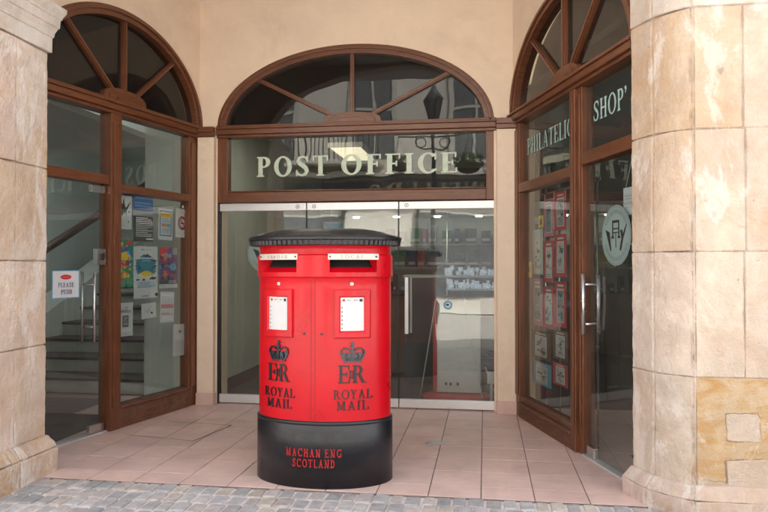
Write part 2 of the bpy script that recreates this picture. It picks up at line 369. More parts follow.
# ---------------------------------------------------------------- ground
def patch(x0, x1, y0, y1, z, m):
    mb = MB(); mb.poly([(x0, y0, z), (x1, y0, z), (x1, y1, z), (x0, y1, z)], m); return mb
tag(patch(-60, 60, -60, 60, -.03, 'asphalt').build('street_ground', recalc=False), kind='structure')

KY = 4.37
mb = MB()
mb.box(-9, 8, 1.6, KY - .004, -.028, -.011, 'mortar')
y = KY - .006; row = 0
while y > 1.7:
    dep = .158 if row else .165
    x = -5. + random.uniform(0, .1)
    while x < 3.6:
        w = random.uniform(.088, .112)
        base = random.choice([(.95, .96, .99), (.86, .88, .92), (1.08, 1.01, .98), (1.0, 1.0, 1.0), (1.1, 1.03, .94), (.84, .85, .89), (1.03, .97, .98)])
        k = random.uniform(.80, 1.08); c = tuple(v * k for v in base) + (0,)
        g = .0085; j = lambda: random.uniform(-.004, .004); zt = random.uniform(-.006, .004)
        a = [(x + g + j(), y - dep + g + j()), (x + w - g + j(), y - dep + g + j()), (x + w - g + j(), y - g + j()), (x + g + j(), y - g + j())]
        mb.hexa([(p[0], p[1], -.027) for p in a] + [(p[0], p[1], zt + random.uniform(-.003, .003)) for p in a], 'sett', c)
        x += w
    y -= dep; row += 1
tag(mb.build('cobble_paving', bevel=.010, seg=3), kind='structure')

mb = MB()
mb.box(-6.5, 6, KY, 7.06, -.03, -.004, 'grout')
xs = [-.028 + .3317 * k for k in range(-12, 9)]
ys = [KY] + [4.59 + .331 * k for k in range(0, 9)]
for i in range(len(xs) - 1):
    for j in range(len(ys) - 1):
        g = .0038; k = random.uniform(.93, 1.05); w = random.uniform(-.025, .025)
        c = (k, k * (1 + w * .5), k * (1 + w), 0)
        z = random.uniform(-.0008, .0008)
        mb.hexa([(xs[i] + g, ys[j] + g, -.02), (xs[i + 1] - g, ys[j] + g, -.02), (xs[i + 1] - g, ys[j + 1] - g, -.02), (xs[i] + g, ys[j + 1] - g, -.02),
                 (xs[i] + g, ys[j] + g, z), (xs[i + 1] - g, ys[j] + g, z + random.uniform(-.0008, .0008)), (xs[i + 1] - g, ys[j + 1] - g, z), (xs[i] + g, ys[j + 1] - g, z)], 'tile', c)
tag(mb.build('tiled_porch_floor'), kind='structure')

# floor extras: the cut line round an access cover, a paper scrap, a pale smear
mb = MB()
def strip(mb, a, b, w, z, m):
    dx, dy = b[0] - a[0], b[1] - a[1]; l = math.hypot(dx, dy); nx, ny = -dy / l * w / 2, dx / l * w / 2
    mb.poly([(a[0] + nx, a[1] + ny, z), (a[0] - nx, a[1] - ny, z), (b[0] - nx, b[1] - ny, z), (b[0] + nx, b[1] + ny, z)], m)
strip(mb, (-3.05, 5.56), (-2.39, 5.44),   .006, .0035, 'cover'); strip(mb, (-2.39, 5.44), (-2.28, 6.02), .008, .0038, 'cover'); strip(mb, (-2.28, 6.02), (-2.95, 6.10), .007, .0035, 'cover')
tag(mb.build('access_cover_joint', recalc=False), 'dark cut joint outlining an access cover in the pink floor tiles', 'floor cover')
mb = MB(); strip(mb, (-2.80, 4.83), (-2.70, 4.90), .022, .004, 'litter')
tag(mb.build('paper_scrap', recalc=False), 'small white paper scrap lying on the pink tiles at left', 'litter')
mb = MB()
rq = random.Random(2)
ring_ = [(-.40 + (.13 * rq.uniform(.35, 1.1)) * math.cos(a * PI / 14), 5.68 + (.11 * rq.uniform(.3, 1.1)) * math.sin(a * PI / 14), .003) for a in range(28)]
for k in range(28): mb.poly([(-.40, 5.68, .003), ring_[k], ring_[(k + 1) % 28]], 'chalk')
tag(mb.build('floor_smear', recalc=False), 'pale dried smear on the tiles in front of the glass doors', 'stain')

# ---------------------------------------------------------------- plaster walls with arched openings
def ell(sc, zs, a, b, n=48): return [(sc - a * math.cos(PI * k / n), zs + b * math.sin(PI * k / n)) for k in range(n + 1)]
def arch_wall(fr, s0, s1, zt, sc, a, zs, b, d0, d1, m, zb=0., col=(1, 1, 1, 0)):
    mb = MB(); E = ell(sc, zs, a, b); P = fr.P
    for (x0, x1) in ((s0, sc - a), (sc + a, s1)):
        if x1 - x0 > .002:
            mb.fbox(fr, x0, x1, d0, d1, zb, zs, m, col)
            mb.fbox(fr, x0, x1, d0, d1, zs, zt, m, col)
    for k in range(len(E) - 1):
        p, q = E[k], E[k + 1]
        mb.add([P(p[0], d0, p[1]), P(q[0], d0, q[1]), P(q[0], d0, zt), P(p[0], d0, zt), P(p[0], d1, p[1]), P(q[0], d1, q[1]), P(q[0], d1, zt), P(p[0], d1, zt)],
               [(0, 1, 2, 3), (7, 6, 5, 4), (4, 5, 1, 0)], m, col)
    return mb
o = arch_wall(BK, -3.06, .38, 4.3, -1.353, 1.443, 2.9, .834, -.3, .004, 'plaster').build('back_plaster_wall', recalc=False)
tag(o, 'cream plaster back wall around the wide arched post office entrance', 'wall')
o = arch_wall(LF, -.2, 2.45, 4.3, 1.065, 1.146, 2.9, .871, -.25, -.004, 'plaster').build('side_plaster_wall', recalc=False)
tag(o, 'cream plaster wall over the arched window beside the stairs', 'wall')
o = arch_wall(RT, -.2, 2.42, 4.3, 1.105, 1.233, 2.92, .871, -.25, -.004, 'plaster').build('side_plaster_wall', recalc=False)
tag(o, 'cream plaster wall over the arched philatelic shop window', 'wall')
# pier skins with a tiled skirting
for (x0, x1, lab) in ((-2.985, -2.806, 'cream painted pier between the stair window and the entrance doors'), (.118, .30, 'cream painted pier between the entrance doors and the philatelic window')):
    r = empty('entrance_pier', ((x0 + x1) / 2, 6.87, 0), lab, 'pier')
    mb = MB(); mb.box(x0, x1, 6.868, 6.94, .0, 2.80, 'pier'); mb.build('shaft', r, bevel=.004)
    mb = MB(); mb.box(x0 - .006, x1 + .006, 6.856, 6.945, 0, .125, 'tile', (.86, .82, .8, 0)); mb.build('skirting', r, bevel=.003)
mb = MB(); mb.poly([(-6, 3.7, 4.27), (5, 3.7, 4.27), (5, 7.3, 4.27), (-6, 7.3, 4.27)], 'ceiling')
tag(mb.build('porch_ceiling', recalc=False), kind='structure')

# ---------------------------------------------------------------- timber shopfronts
def arch_sweep(mb, fr, sc, zs, a0, b0, a1, b1, d0, d1, m, n=48):
    O = ell(sc, zs, a0, b0, n); I = ell(sc, zs, a1, b1, n)
    mb.sweep([[fr.P(o[0], d0, o[1]), fr.P(o[0], d1, o[1]), fr.P(i[0], d1, i[1]), fr.P(i[0], d0, i[1])] for o, i in zip(O, I)], m)
def bar_between(mb, fr, a, b, w, d0, d1, m):
    dx, dz = b[0] - a[0], b[1] - a[1]; l = math.hypot(dx, dz); nx, nz = -dz / l * w / 2, dx / l * w / 2
    q = [(a[0] + nx, a[1] + nz), (a[0] - nx, a[1] - nz), (b[0] - nx, b[1] - nz), (b[0] + nx, b[1] + nz)]
    mb.prism(q, lambda s, z: fr.P(s, d0, z), lambda s, z: fr.P(s, d1, z), m)
def pane(mb, fr, s0, s1, z0, z1, d, m): mb.poly([fr.P(s0, d, z0), fr.P(s1, d, z0), fr.P(s1, d, z1), fr.P(s0, d, z1)], m)
def fanlight(root, fr, sc, zs, a, b, hubw, hubh, angs, zbeam, fw=.095):
    mb = MB(); arch_sweep(mb, fr, sc, zs, a, b, a - fw, b - fw, -.12, .012, 'wood_h'); arch_sweep(mb, fr, sc, zs, a - .02, b - .02, a - .05, b - .05, .011, .03, 'wood_h'); mb.build('arch_frame', root, bevel=.004)
    ai, bi = a - fw, b - fw
    for g in angs:
        t = R(g)
        mb = MB(); p = (sc + .6 * hubw * math.cos(t), zbeam + .6 * hubh * math.sin(t)); q = (sc + (ai + .02) * math.cos(t), zs + (bi + .02) * math.sin(t))
        bar_between(mb, fr, p, q, .044, -.075, -.02, 'wood_v'); bar_between(mb, fr, p, q, .022, -.0195, -.008, 'wood_v'); mb.build('fan_bar', root, bevel=.003)
    mb = MB()
    for k, (w, h, d) in enumerate(((hubw, hubh, -.01), (hubw * .8, hubh * .78, .006), (hubw * .5, hubh * .5, .02))):
        q = [(sc + w * math.cos(PI * i / 10), zbeam - .004 + h * math.sin(PI * i / 10) ** .55) for i in range(11)]
        mb.prism(q, lambda s, z: fr.P(s, -.08 + .002 * k, z), lambda s, z: fr.P(s, d, z), 'wood_h')
    mb.build('fan_hub', root, bevel=.003)
    E = ell(sc, zs, ai + .02, bi + .02)
    mb = MB(); mb.poly([fr.P(s, -.055, z) for s, z in E] , 'glass_dark'); mb.build('fanlight_pane', root, recalc=False)
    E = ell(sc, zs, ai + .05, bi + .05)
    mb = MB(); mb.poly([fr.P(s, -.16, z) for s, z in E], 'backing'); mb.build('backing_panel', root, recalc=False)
def beam(root, fr, s0, s1, z0, name='transom'):
    mb = MB()
    for (a, b, d) in ((0, .03, .02), (.0305, .085, .045), (.0855, .105, .06), (.1055, .13, .03)): mb.fbox(fr, s0, s1, -.11, d, z0 + a, z0 + b, 'wood_h')
    mb.build(name, root, bevel=.005)

# --- entrance front (back wall)
A = empty('entrance_shopfront', BK.P(-1.353, 0, 0), 'arched timber entrance front with POST OFFICE glass and three glass doors', 'shopfront')
fanlight(A, BK, -1.353, 2.9, 1.445, .835, .31, .115, (90, 137.5, 42.5), 2.93)
beam(A, BK, -2.80, .112, 2.80)
for (x0, x1) in ((-3.0, -2.801), (.113, .31)):
    mb = MB(); mb.fbox(BK, x0, x1, .06, .10, 2.805, 2.85, 'wood_h'); mb.fbox(BK, x0, x1, .06, .115, 2.8505, 2.905, 'wood_h'); mb.build('string_band', A, bevel=.004)
for (x0, x1) in ((-2.80, -2.685), (.012, .115)):
    mb = MB(); mb.fbox(BK, x0, x1, -.11, .0, 2.115, 2.799, 'wood_v'); mb.build('jamb', A, bevel=.005)
mb = MB(); mb.fbox(BK, -2.684, .011, -.11, .008, 2.118, 2.225, 'wood_h'); mb.fbox(BK, -2.684, .011, -.05, .018, 2.226, 2.238, 'wood_h'); mb.build('door_head', A, bevel=.005)
for (x0, x1) in ((-2.806, -2.785), (.117, .125)):
    mb = MB(); mb.fbox(BK, x0, x1, -.1, -.005, 0, 2.114, 'dark_metal'); mb.build('door_stop', A)
mb = MB(); pane(mb, BK, -2.69, .015, 2.22, 2.80, -.05, 'glass_sign'); mb.build('sign_pane', A, recalc=False)
def two_tone(mb, polys, f, w=.006):
    put_flat(mb, [[(x - w * .8, y - w * .5) for x, y in p] for p in polys], f, 'letter_edge', .0, .0001)
    put_flat(mb, polys, f, 'letter', .0022, .0001)
fB = lambda x0, z0: (lambda x, y, d: BK.P(x0 + x, -.046 + d, z0 + y))
mb = MB()
two_tone(mb, text_polys('POST', .765, .208, gap=.2, T=.2), fB(-1.993, 2.392))
mb.build('lettering', A, recalc=False); mb = MB()
two_tone(mb, text_polys('OFFICE', 1.19, .205, gap=.2, T=.2), fB(-.872, 2.398))
mb.build('lettering', A, recalc=False)
for (x0, x1) in ((-2.782, -1.842), (-1.832, -.875), (-.865, .114)):
    D = bpy.data.objects.new('glass_door', None); COL.objects.link(D); D.parent = A; D.location = Vector(BK.P((x0 + x1) / 2, 0, 0)) - wloc(A)
    mb = MB(); pane(mb, BK, x0, x1, .08, 2.04, -.052, 'glass'); mb.build('pane', D, recalc=False)
    mb = MB(); mb.fbox(BK, x0, x1, -.075, -.03, 2.03, 2.108, 'alu'); mb.build('top_rail', D, bevel=.003)
    mb = MB(); mb.fbox(BK, x0, x1, -.075, -.03, .012, .098, 'alu'); mb.build('bottom_rail', D, bevel=.003)
    lx = x1 - .09 if x0 < -2.5 else x0 + .075
    mb = MB()
    for z in (2.07,):
        c = BK.P(lx, 0, z)
        for k, (r, mm, dd) in enumerate(((.021, 'dark_metal', -.0285), (.016, 'alu', -.0275), (.007, 'ink', -.0265))):
            mb.poly([BK.P(lx + r * math.cos(i * PI / 8), dd, z + r * math.sin(i * PI / 8)) for i in range(16)], mm)
    mb.build('lock', D, recalc=False)
    if x1 > 0:
        mb = MB(); mb.fbox(BK, -.802, -.766, .01, .03, .765, 1.335, 'alu'); mb.fbox(BK, -.760, -.740, -.10, -.08, .765, 1.335, 'alu')
        for z in (.86, 1.24): mb.tube([BK.P(-.784, .012, z), BK.P(-.784, -.052, z)], .009, 'alu')
        mb.build('pull_handle', D, bevel=.004)
    mb = MB(); mb.fbox(BK, x1 - .006, x1 + .003, -.06, -.045, .1, 2.03, 'dark_metal'); mb.build('edge_gasket', D)

# round horn logos on glass
def horn_disc(name, f, r, label):
    mb = MB()
    put_flat(mb, disc(0, 0, r, 40), f, 'teal', 0)
    put_flat(mb, arc(0, 0, r * .96, r * .96, r * .93, r * .93, 0, 360, 40), f, 'teal_dk', .001)
    for k in range(26):
        a = 205 + k * 5.2
        put_flat(mb, arc(0, 0, r * .86, r * .86, r * .72, r * .72, a, a + (3.2 if k % 3 else 2), 1), f, 'teal_dk', .0012)
    for k in range(22):
        a = 30 + k * 5.6
        put_flat(mb, arc(0, 0, r * .86, r * .86, r * .72, r * .72, a, a + (3.4 if k % 4 else 2), 1), f, 'teal_dk', .0012)
    V = [[(-.72, .22), (-.42, .12), (-.30, -.52), (-.38, -.50)]]
    Y = stroke([(.30, -.5), (.44, -.1), (.72, .35)], [.1, .13, .03]) + [[(.28, .15), (.44, .18), (.47, -.06), (.40, -.12)]]
    crown = bar(-.24, .42, .24, .5) + bar(-.24, -.08, -.17, .45) + bar(.17, -.08, .24, .45) + bar(-.2, .2, .2, .24) + bar(-.2, .08, .2, .11) + bar(-.31, -.1, -.13, -.03) + bar(.13, -.1, .31, -.03) + bar(-.02, -.4, .02, .08)
    put_flat(mb, [[(x * r, y * r) for x, y in p] for p in V + Y + crown], f, 'ink', .002)
    o = mb.build(name, recalc=False); tag(o, label, 'sign', 'round grey logo discs on the door glass')
horn_disc('logo_disc', lambda x, y, d: BK.P(-2.265 + x, -.047 + d, 1.585 + y), .215, 'round grey logo disc on the entrance door, half hidden behind the post box')

# --- left front
B = empty('stair_shopfront', LF.P(1.06, 0, 0), 'arched timber front with a glass door and poster window on the stair side', 'shopfront')
fanlight(B, LF, 1.065, 2.9, 1.145, .87, .28, .125, (90, 131, 49), 2.93)
beam(B, LF, -.085, 2.40, 2.80)
for (s0, s1, d) in ((-.085, .135, 0), (1.15, 1.285, .02)):
    mb = MB(); mb.fbox(LF, s0, s1, -.11, d, 0, 2.799, 'wood_v'); mb.fbox(LF, s0 + .03, s1 - .03, d - .001, d + .012, .2, 2.74, 'wood_v'); mb.build('post', B, bevel=.005)
for (s0, s1, z0, z1) in ((.136, 1.149, 2.115, 2.19), (1.286, 2.40, 2.165, 2.25)):
    mb = MB(); mb.fbox(LF, s0, s1, -.11, .005, z0, z1, 'wood_h'); mb.build('mid_rail', B, bevel=.005)
mb = MB(); mb.fbox(LF, .136, 1.149, -.11, .012, .0, .175, 'wood_old'); mb.fbox(LF, .136, 1.149, -.1, .03, .176, .205, 'wood_old'); mb.build('plinth', B, bevel=.006)
mb = MB(); pane(mb, LF, .12, 1.16, .2, 2.12, -.05, 'glass_side'); mb.build('window_pane', B, recalc=False)
mb = MB(); pane(mb, LF, .12, 1.16, 2.18, 2.81, -.05, 'glass_side'); mb.build('upper_pane', B, recalc=False)
mb = MB(); pane(mb, LF, 1.27, 2.40, 2.24, 2.81, -.05, 'glass_side'); mb.build('upper_pane', B, recalc=False)
D = bpy.data.objects.new('glass_door', None); COL.objects.link(D); D.parent = B; D.location = Vector(LF.P(1.75, 0, 0)) - wloc(B)
mb = MB(); pane(mb, LF, 1.30, 2.30, .02, 2.155, -.045, 'glass_side'); mb.build('pane', D, recalc=False)
mb = MB(); mb.fbox(LF, 1.30, 1.46, -.062, -.028, 2.085, 2.15, 'steel'); mb.build('top_patch', D, bevel=.003)
mb = MB(); mb.fbox(LF, 1.30, 1.47, -.062, -.028, .015, .085, 'steel'); mb.build('bottom_patch', D, bevel=.003)
mb = MB(); mb.fbox(LF, 1.30, 1.40, -.065, -.02, 1.46, 1.60, 'steel'); mb.fbox(LF, 1.33, 1.36, -.022, -.0, 1.50, 1.56, 'dark_metal'); mb.build('lock', D, bevel=.003)
mb = MB()
for d in (.02, -.11):
    mb.tube([LF.P(1.475, d, .80), LF.P(1.475, d, 1.40)], .012, 'steel')
for z in (.93, 1.29): mb.tube([LF.P(1.475, .02, z), LF.P(1.475, -.11, z)], .009, 'steel')
mb.build('pull_handle', D)
mb = MB(); mb.fbox(LF, 1.286, 2.4, -.08, -.01, -.003, .012, 'alu'); mb.build('threshold', B)

# --- right front
Cc = empty('philatelic_shopfront', RT.P(1.09, 0, 0), 'arched timber front lettered PHILATELIC SHOP with stamp window and glass door', 'shopfront')
fanlight(Cc, RT, 1.105, 2.92, 1.235, .87, .29, .125, (90, 128, 52), 2.97)
beam(Cc, RT, -.09, 2.31, 2.84)
for (s0, s1, d) in ((-.085, .10, 0), (1.30, 1.395, .015), (1.396, 1.475, -.01)):
    mb = MB(); mb.fbox(RT, s0, s1, -.11, d, 0, 2.839, 'wood_v'); mb.fbox(RT, s0 + .025, s1 - .025, d - .001, d + .01, .2, 2.78, 'wood_v'); mb.build('post', Cc, bevel=.005)
for (s0, s1, z0, z1) in ((.101, 1.299, 2.16, 2.245), (1.476, 2.40, 2.225, 2.32)):
    mb = MB(); mb.fbox(RT, s0, s1, -.11, .005, z0, z1, 'wood_h'); mb.build('mid_rail', Cc, bevel=.005)
mb = MB(); mb.fbox(RT, .101, 1.299, -.11, .012, 0, .115, 'wood_old'); mb.fbox(RT, .101, 1.299, -.11, .03, .1155, .145, 'wood_old'); mb.fbox(RT, .101, 1.299, -.1, -.005, .1455, .20, 'wood_old'); mb.build('plinth', Cc, bevel=.006)
mb = MB(); pane(mb, RT, .09, 1.31, .19, 2.165, -.05, 'glass_side'); mb.build('window_pane', Cc, recalc=False)
mb = MB(); pane(mb, RT, .09, 1.31, 2.24, 2.85, -.05, 'glass_side'); mb.build('upper_pane', Cc, recalc=False)
mb = MB(); pane(mb, RT, 1.47, 2.40, 2.31, 2.85, -.05, 'glass_side'); mb.build('upper_pane', Cc, recalc=False)
fR = lambda s0, z0: (lambda x, y, d: RT.P(s0 + x, -.046 + d, z0 + y))
mb = MB()
put_flat(mb, text_polys('PHILATELIC', 1.02, .150, gap=.12, T=.17), fR(.72, 2.507), 'letter_side')
mb.build('lettering', Cc, recalc=False); mb = MB()
put_flat(mb, text_polys('SHOP', .455, .150, gap=.12, T=.17), fR(1.83, 2.534), 'letter_side')
put_flat(mb, disc(2.085, 2.675, .013) + stroke([(2.094, 2.675), (2.093, 2.655), (2.08, 2.637)], [.014, .011, .004]), lambda x, y, d: RT.P(x, -.046 + d, y), 'letter_side')
mb.build('lettering', Cc, recalc=False)
D = bpy.data.objects.new('glass_door', None); COL.objects.link(D); D.parent = Cc; D.location = Vector(RT.P(1.93, 0, 0)) - wloc(Cc)
mb = MB(); pane(mb, RT, 1.48, 2.40, .02, 2.22, -.045, 'glass_side'); mb.build('pane', D, recalc=False)
mb = MB(); mb.fbox(RT, 1.48, 1.62, -.062, -.028, .012, .085, 'steel'); mb.build('bottom_patch', D, bevel=.003)
mb = MB()
mb.tube([RT.P(1.545, .015, .93), RT.P(1.545, .015, 1.39)], .017, 'steel', 12); mb.tube([RT.P(1.545, -.105, .93), RT.P(1.545, -.105, 1.39)], .017, 'steel', 12)
for z in (1.01, 1.31): mb.tube([RT.P(1.545, .015, z), RT.P(1.545, -.105, z)], .011, 'steel')
mb.build('pull_handle', D)
mb = MB(); mb.fbox(RT, 1.476, 2.4, -.07, .0, -.003, .014, 'alu'); mb.build('threshold', Cc)
horn_disc('logo_disc', lambda x, y, d: RT.P(1.952 + x, -.041 + d, 1.665 + y), .213, 'round grey logo disc on the glass door beside the right pillar')

# ---------------------------------------------------------------- posters on glass
def poster(fr, sgn, name, label, cat, s_left, s_right, z0, z1, design, tilt=0., d=-.058, group=None):
    """design(put,w,h): put(polys, material) with x in 0..1, y in 0..1"""
    w = abs(s_right - s_left); h = z1 - z0; cx = (s_left + s_right) / 2; cz = (z0 + z1) / 2; ct, st = math.cos(R(tilt)), math.sin(R(tilt))
    mb = MB(); cnt = [0]
    def put(polys, m):
        for p in polys:
            cnt[0] += 1; pts = []
            for (x, y) in p:
                X, Y = (x - .5) * w, (y - .5) * h
                pts.append(fr.P(cx + sgn * (X * ct - Y * st), d + .0011 + cnt[0] * .00009, cz + X * st + Y * ct))
            mb.poly(pts, m)
    put(bar(0, 0, 1, 1), 'white'); design(put)
    return tag(mb.build(name, recalc=False), label, cat, group)
def lines(put, x0, x1, y0, y1, n, m='grey', seed=1):
    r = random.Random(seed)
    for i in range(n):
        y = y0 + (y1 - y0) * (i + .5) / n; hh = (y1 - y0) / n * .24; x = x0
        e = x1 - (x1 - x0) * r.choice((0, .05, .1, .3))
        while x < e:
            k = r.uniform(.05, .15) * (x1 - x0); put(bar(x, y - hh, min(e, x + k), y + hh), m); x += k + .02 * (x1 - x0)
def tpoly(txt, cx, y, w, h, T=.18): return [[(cx + px, y + py) for px, py in p] for p in text_polys(txt, w, h, T=T, N=.09)]
def blob(cx, cy, rx, ry, seed, n=14, j=.3):
    r = random.Random(seed)
    return [[(cx + rx * (1 + r.uniform(-j, j)) * math.cos(2 * PI * k / n), cy + ry * (1 + r.uniform(-j, j)) * math.sin(2 * PI * k / n)) for k in range(n)]]
GP = 'posters stuck on the stair window'
def d1(put):
    put(blob(.38, .62, .13, .22, 1, 12, .5), 'char'); put(stroke([(.25, .4), (.36, .62), (.45, .92)], [.05, .16, .03]), 'ink'); put(stroke([(.42, .62), (.62, .6), (.88, .82)], [.14, .1, .03]), 'ink')
    put(stroke([(.5, .6), (.6, .5), (.56, .38)], [.12, .06, .03]), 'ink'); put(stroke([(.3, .7), (.18, .8), (.2, .9)], [.1, .06, .02]), 'brown'); put(disc(.8, .52, .05, 8, .03), 'ink'); put(disc(.76, .22, .05, 8, .035), 'green'); lines(put, .08, .7, .05, .3, 5, 'lgrey', 2)
def d2(put):
    put(bar(0, 0, 1, 1), 'char'); put(bar(0, .7, 1, 1), 'blue'); put(bar(0, .56, 1, .68), 'grey'); put(bar(.1, .94, 1, .98), 'sky'); lines(put, .08, .95, .75, .88, 2, 'sky', 4); lines(put, .1, .95, .1, .54, 11, 'lgrey', 3); lines(put, .6, .95, .03, .08, 1, 'white', 6)
def d3(put):
    put(bar(.08, .12, .92, .94), 'blue'); put(bar(.15, .16, .86, .9), 'white'); put(bar(.1, .74, .94, .87), 'yellow'); lines(put, .2, .8, .78, .84, 1, 'orange', 1); lines(put, .2, .8, .56, .7, 3, 'grey', 3); put(bar(.2, .42, .5, .52), 'orange'); put(bar(.54, .42, .82, .52), 'sky'); lines(put, .2, .8, .2, .38, 4, 'grey', 5)
def d4(put):
    put(arc(.5, .5, .33, .24, .27, .195, 0, 360, 24), 'ink'); put(arc(.5, .5, .26, .19, .19, .14, 0, 360, 24), 'pred'); put(stroke([(.34, .6), (.66, .4)], .06), 'pred'); put(bar(.34, .47, .62, .51), 'ink'); put(stroke([(.6, .5), (.66, .58)], .03), 'grey'); lines(put, .15, .85, .08, .16, 2, 'lgrey', 2); lines(put, .2, .8, .85, .93, 2, 'lgrey', 3)
def d5(put):
    put(bar(0, 0, 1, 1), 'green'); r = random.Random(9)
    put(blob(.5, .72, .45, .12, 3), 'blue'); put(blob(.45, .66, .42, .09, 4), 'yellow'); put(blob(.72, .93, .22, .05, 5), 'pred'); put(blob(.4, .5, .36, .07, 6), 'orange'); put(blob(.62, .52, .14, .07, 7), 'dblue')
    for k in range(26): put(blob(r.uniform(.08, .92), r.uniform(.14, .95), r.uniform(.04, .12), r.uniform(.015, .05), k, 9), r.choice(('yellow', 'orange', 'blue', 'pred', 'white', 'sky', 'tealp')))
    put(blob(.45, .27, .2, .08, 11), 'orange'); put(blob(.46, .26, .12, .05, 12), 'yellow'); put(stroke([(.1, .47), (.3, .52), (.5, .47), (.62, .55)], .045), 'pred'); put(bar(0, 0, 1, .025), 'ink')
def d6(put):
    put(blob(.5, .62, .38, .22, 8, 26, .12), 'dblue')
    rg = random.Random(21)
    for k in range(22): put(blob(.5 + .37 * math.cos(k * .2856), .62 + .2 * math.sin(k * .2856), rg.uniform(.06, .14), rg.uniform(.015, .035), k, 8, .4), rg.choice(('dblue', 'tealp', 'dblue')))
    put(blob(.5, .66, .36, .1, 9, 20, .2), 'tealp'); put(blob(.5, .5, .36, .09, 5, 18, .2), 'tealp'); put(blob(.5, .43, .33, .07, 2, 18, .15), 'offwhite'); put(blob(.52, .47, .25, .05, 6), 'yellow')
    put(bar(.18, .76, .84, .785), 'white'); put(bar(.32, .71, .66, .735), 'sky'); put(blob(.16, .36, .07, .02, 3), 'ink'); put(blob(.4, .36, .06, .02, 4), 'ink'); put(blob(.78, .38, .16, .03, 7), 'ink'); put(bar(.74, .4, .76, .62), 'dblue')
    put(blob(.35, .94, .05, .015, 3, 8), 'green'); lines(put, .42, .72, .925, .95, 1, 'grey', 2); lines(put, .14, .86, .2, .32, 4, 'sky', 7); lines(put, .3, .6, .03, .06, 1, 'dblue', 7); put(bar(.86, .03, .97, .09), 'ink')
def d7(put):
    put(bar(0, .1, 1, 1), 'purple'); put([[(0, 1), (.6, 1), (0, .62)]], 'pred'); put(bar(.7, .82, .98, .99), 'grey'); put(blob(.3, .78, .2, .09, 1), 'pink'); r = random.Random(4)
    for k in range(30): put(blob(r.uniform(.08, .92), r.uniform(.2, .8), r.uniform(.05, .13), r.uniform(.02, .07), k + 40, 9), r.choice(('sky', 'pink', 'ink', 'dblue', 'orange', 'pred', 'purple', 'green')))
    put(blob(.75, .52, .17, .1, 3), 'sky'); put(bar(0, .1, 1, .2), 'char'); lines(put, .5, .95, .12, .19, 2, 'white', 4); lines(put, .05, .3, .04, .07, 1, 'sky', 3)
def d8(put):
    put(bar(.33, .28, .72, .62), 'char'); put(bar(.38, .32, .67, .42), 'grey'); lines(put, .38, .68, .44, .6, 5, 'lgrey', 2); put(blob(.45, .85, .05, .02, 1, 8), 'yellow'); put(blob(.58, .86, .05, .02, 2, 8), 'pred'); lines(put, .15, .9, .7, .8, 3, 'purple', 3); lines(put, .1, .9, .08, .24, 4, 'lgrey', 5)
def d9(put): put(blob(.68, .34, .08, .07, 2, 9), 'ink'); put(blob(.4, .5, .22, .16, 3), 'lgrey'); put(stroke([(.4, .3), (.52, .6), (.7, .8)], .03), 'grey')
def d10(put): put(bar(.04, .46, .96, .6), 'pink'); lines(put, .08, .92, .48, .58, 2, 'pred', 1); lines(put, .08, .9, .24, .32, 2, 'pred', 2); lines(put, .1, .9, .64, .92, 7, 'lgrey', 3); lines(put, .1, .9, .05, .22, 4, 'lgrey', 4)
def d11(put): put(blob(.5, .77, .1, .05, 2, 9, .4), 'ink'); put(bar(.55, .74, .62, .8), 'grey'); lines(put, .15, .85, .1, .64, 13, 'lgrey', 3)
# s runs towards the street, so the picture's left edge has the larger s
import itertools
def onL(x, y):   # pixel of the photograph -> place on the left window plane
    F = 690.; T = math.atan(10 / F); ps = math.atan(101 / F); X = (x - 384) / F; U = (256 - y) / F
    f = math.cos(T) - U * math.sin(T); z = math.sin(T) + U * math.cos(T); c, s = math.cos(ps), math.sin(ps)
    d = (X * c - f * s, X * s + f * c, z); n = LF.n; O = LF.P(0, -.04, 0)
    t = (O[0] * n[0] + O[1] * n[1]) / (d[0] * n[0] + d[1] * n[1])
    return ((d[0] * t - O[0]) * LF.u[0] + (d[1] * t - O[1]) * LF.u[1], 1.45 + d[2] * t)
def lp(label, px, des, tilt=0.):
    s0, zt = onL(px[0], px[1]); _, zb = onL(px[0], px[3]); s1, zt2 = onL(px[2], px[1] + px[4] if len(px) > 4 else px[1])
    poster(LF, -1, 'window_poster', label, 'poster', s0, s1, zb, zt, des, tilt, group=GP)
lp('white poster with a black ink splash figure, top left of the window', (119.5, 194.5, 133.3, 228.5), d1)
lp('dark notice with bright blue header and lines of pale text', (135, 195, 154.6, 241), d2, 1)
lp('white notice with blue border and yellow heading strip', (160, 208, 174, 239.5), d3, -1)
lp('white no smoking notice with red and black ring symbol', (177, 208, 190, 237), d4)
lp('green poster crowded with yellow, red and blue cartoon shapes', (118.8, 239, 135, 289), d5)
lp('large white poster with a ragged dark blue seaside picture', (135.3, 246, 159.2, 299), d6, .5)
lp('purple and red poster with a white strip at its foot', (160.8, 247, 179, 288.5), d7)
lp('white flyer with a black phone shape, lowest on the left', (118.8, 303.5, 134.4, 337.5), d8)
lp('small blank white slip with one dark dot below the seaside poster', (143, 303.6, 157.6, 319), d9, 2)
lp('white sheet with two lines of red print', (161.8, 292.5, 175.4, 323), d10, -1.5)
lp('white page with a small black crest, lowest beside the window frame', (174.3, 325, 187.6, 357), d11, -1.5)
def dplease(put):
    put(bar(0, 0, 1, 1), 'sky'); put(bar(.03, .03, .97, .97), 'white'); put(disc(.5, .76, .2, 16, .09), 'pred'); put(bar(.38, .75, .62, .77), 'pink')
    put(tpoly('PLEASE', .5, .4, .56, .16), 'dblue'); put(tpoly('PUSH', .5, .15, .38, .16), 'dblue')
s0, zt = onL(51.5, 270.5); s1, _ = onL(79, 270.5); _, zb = onL(51.5, 299)
poster(LF, -1, 'push_sign', 'white PLEASE PUSH sign with red oval on the glass stair door', 'sign', s0, s1, zb, zt, dplease, d=-.036)
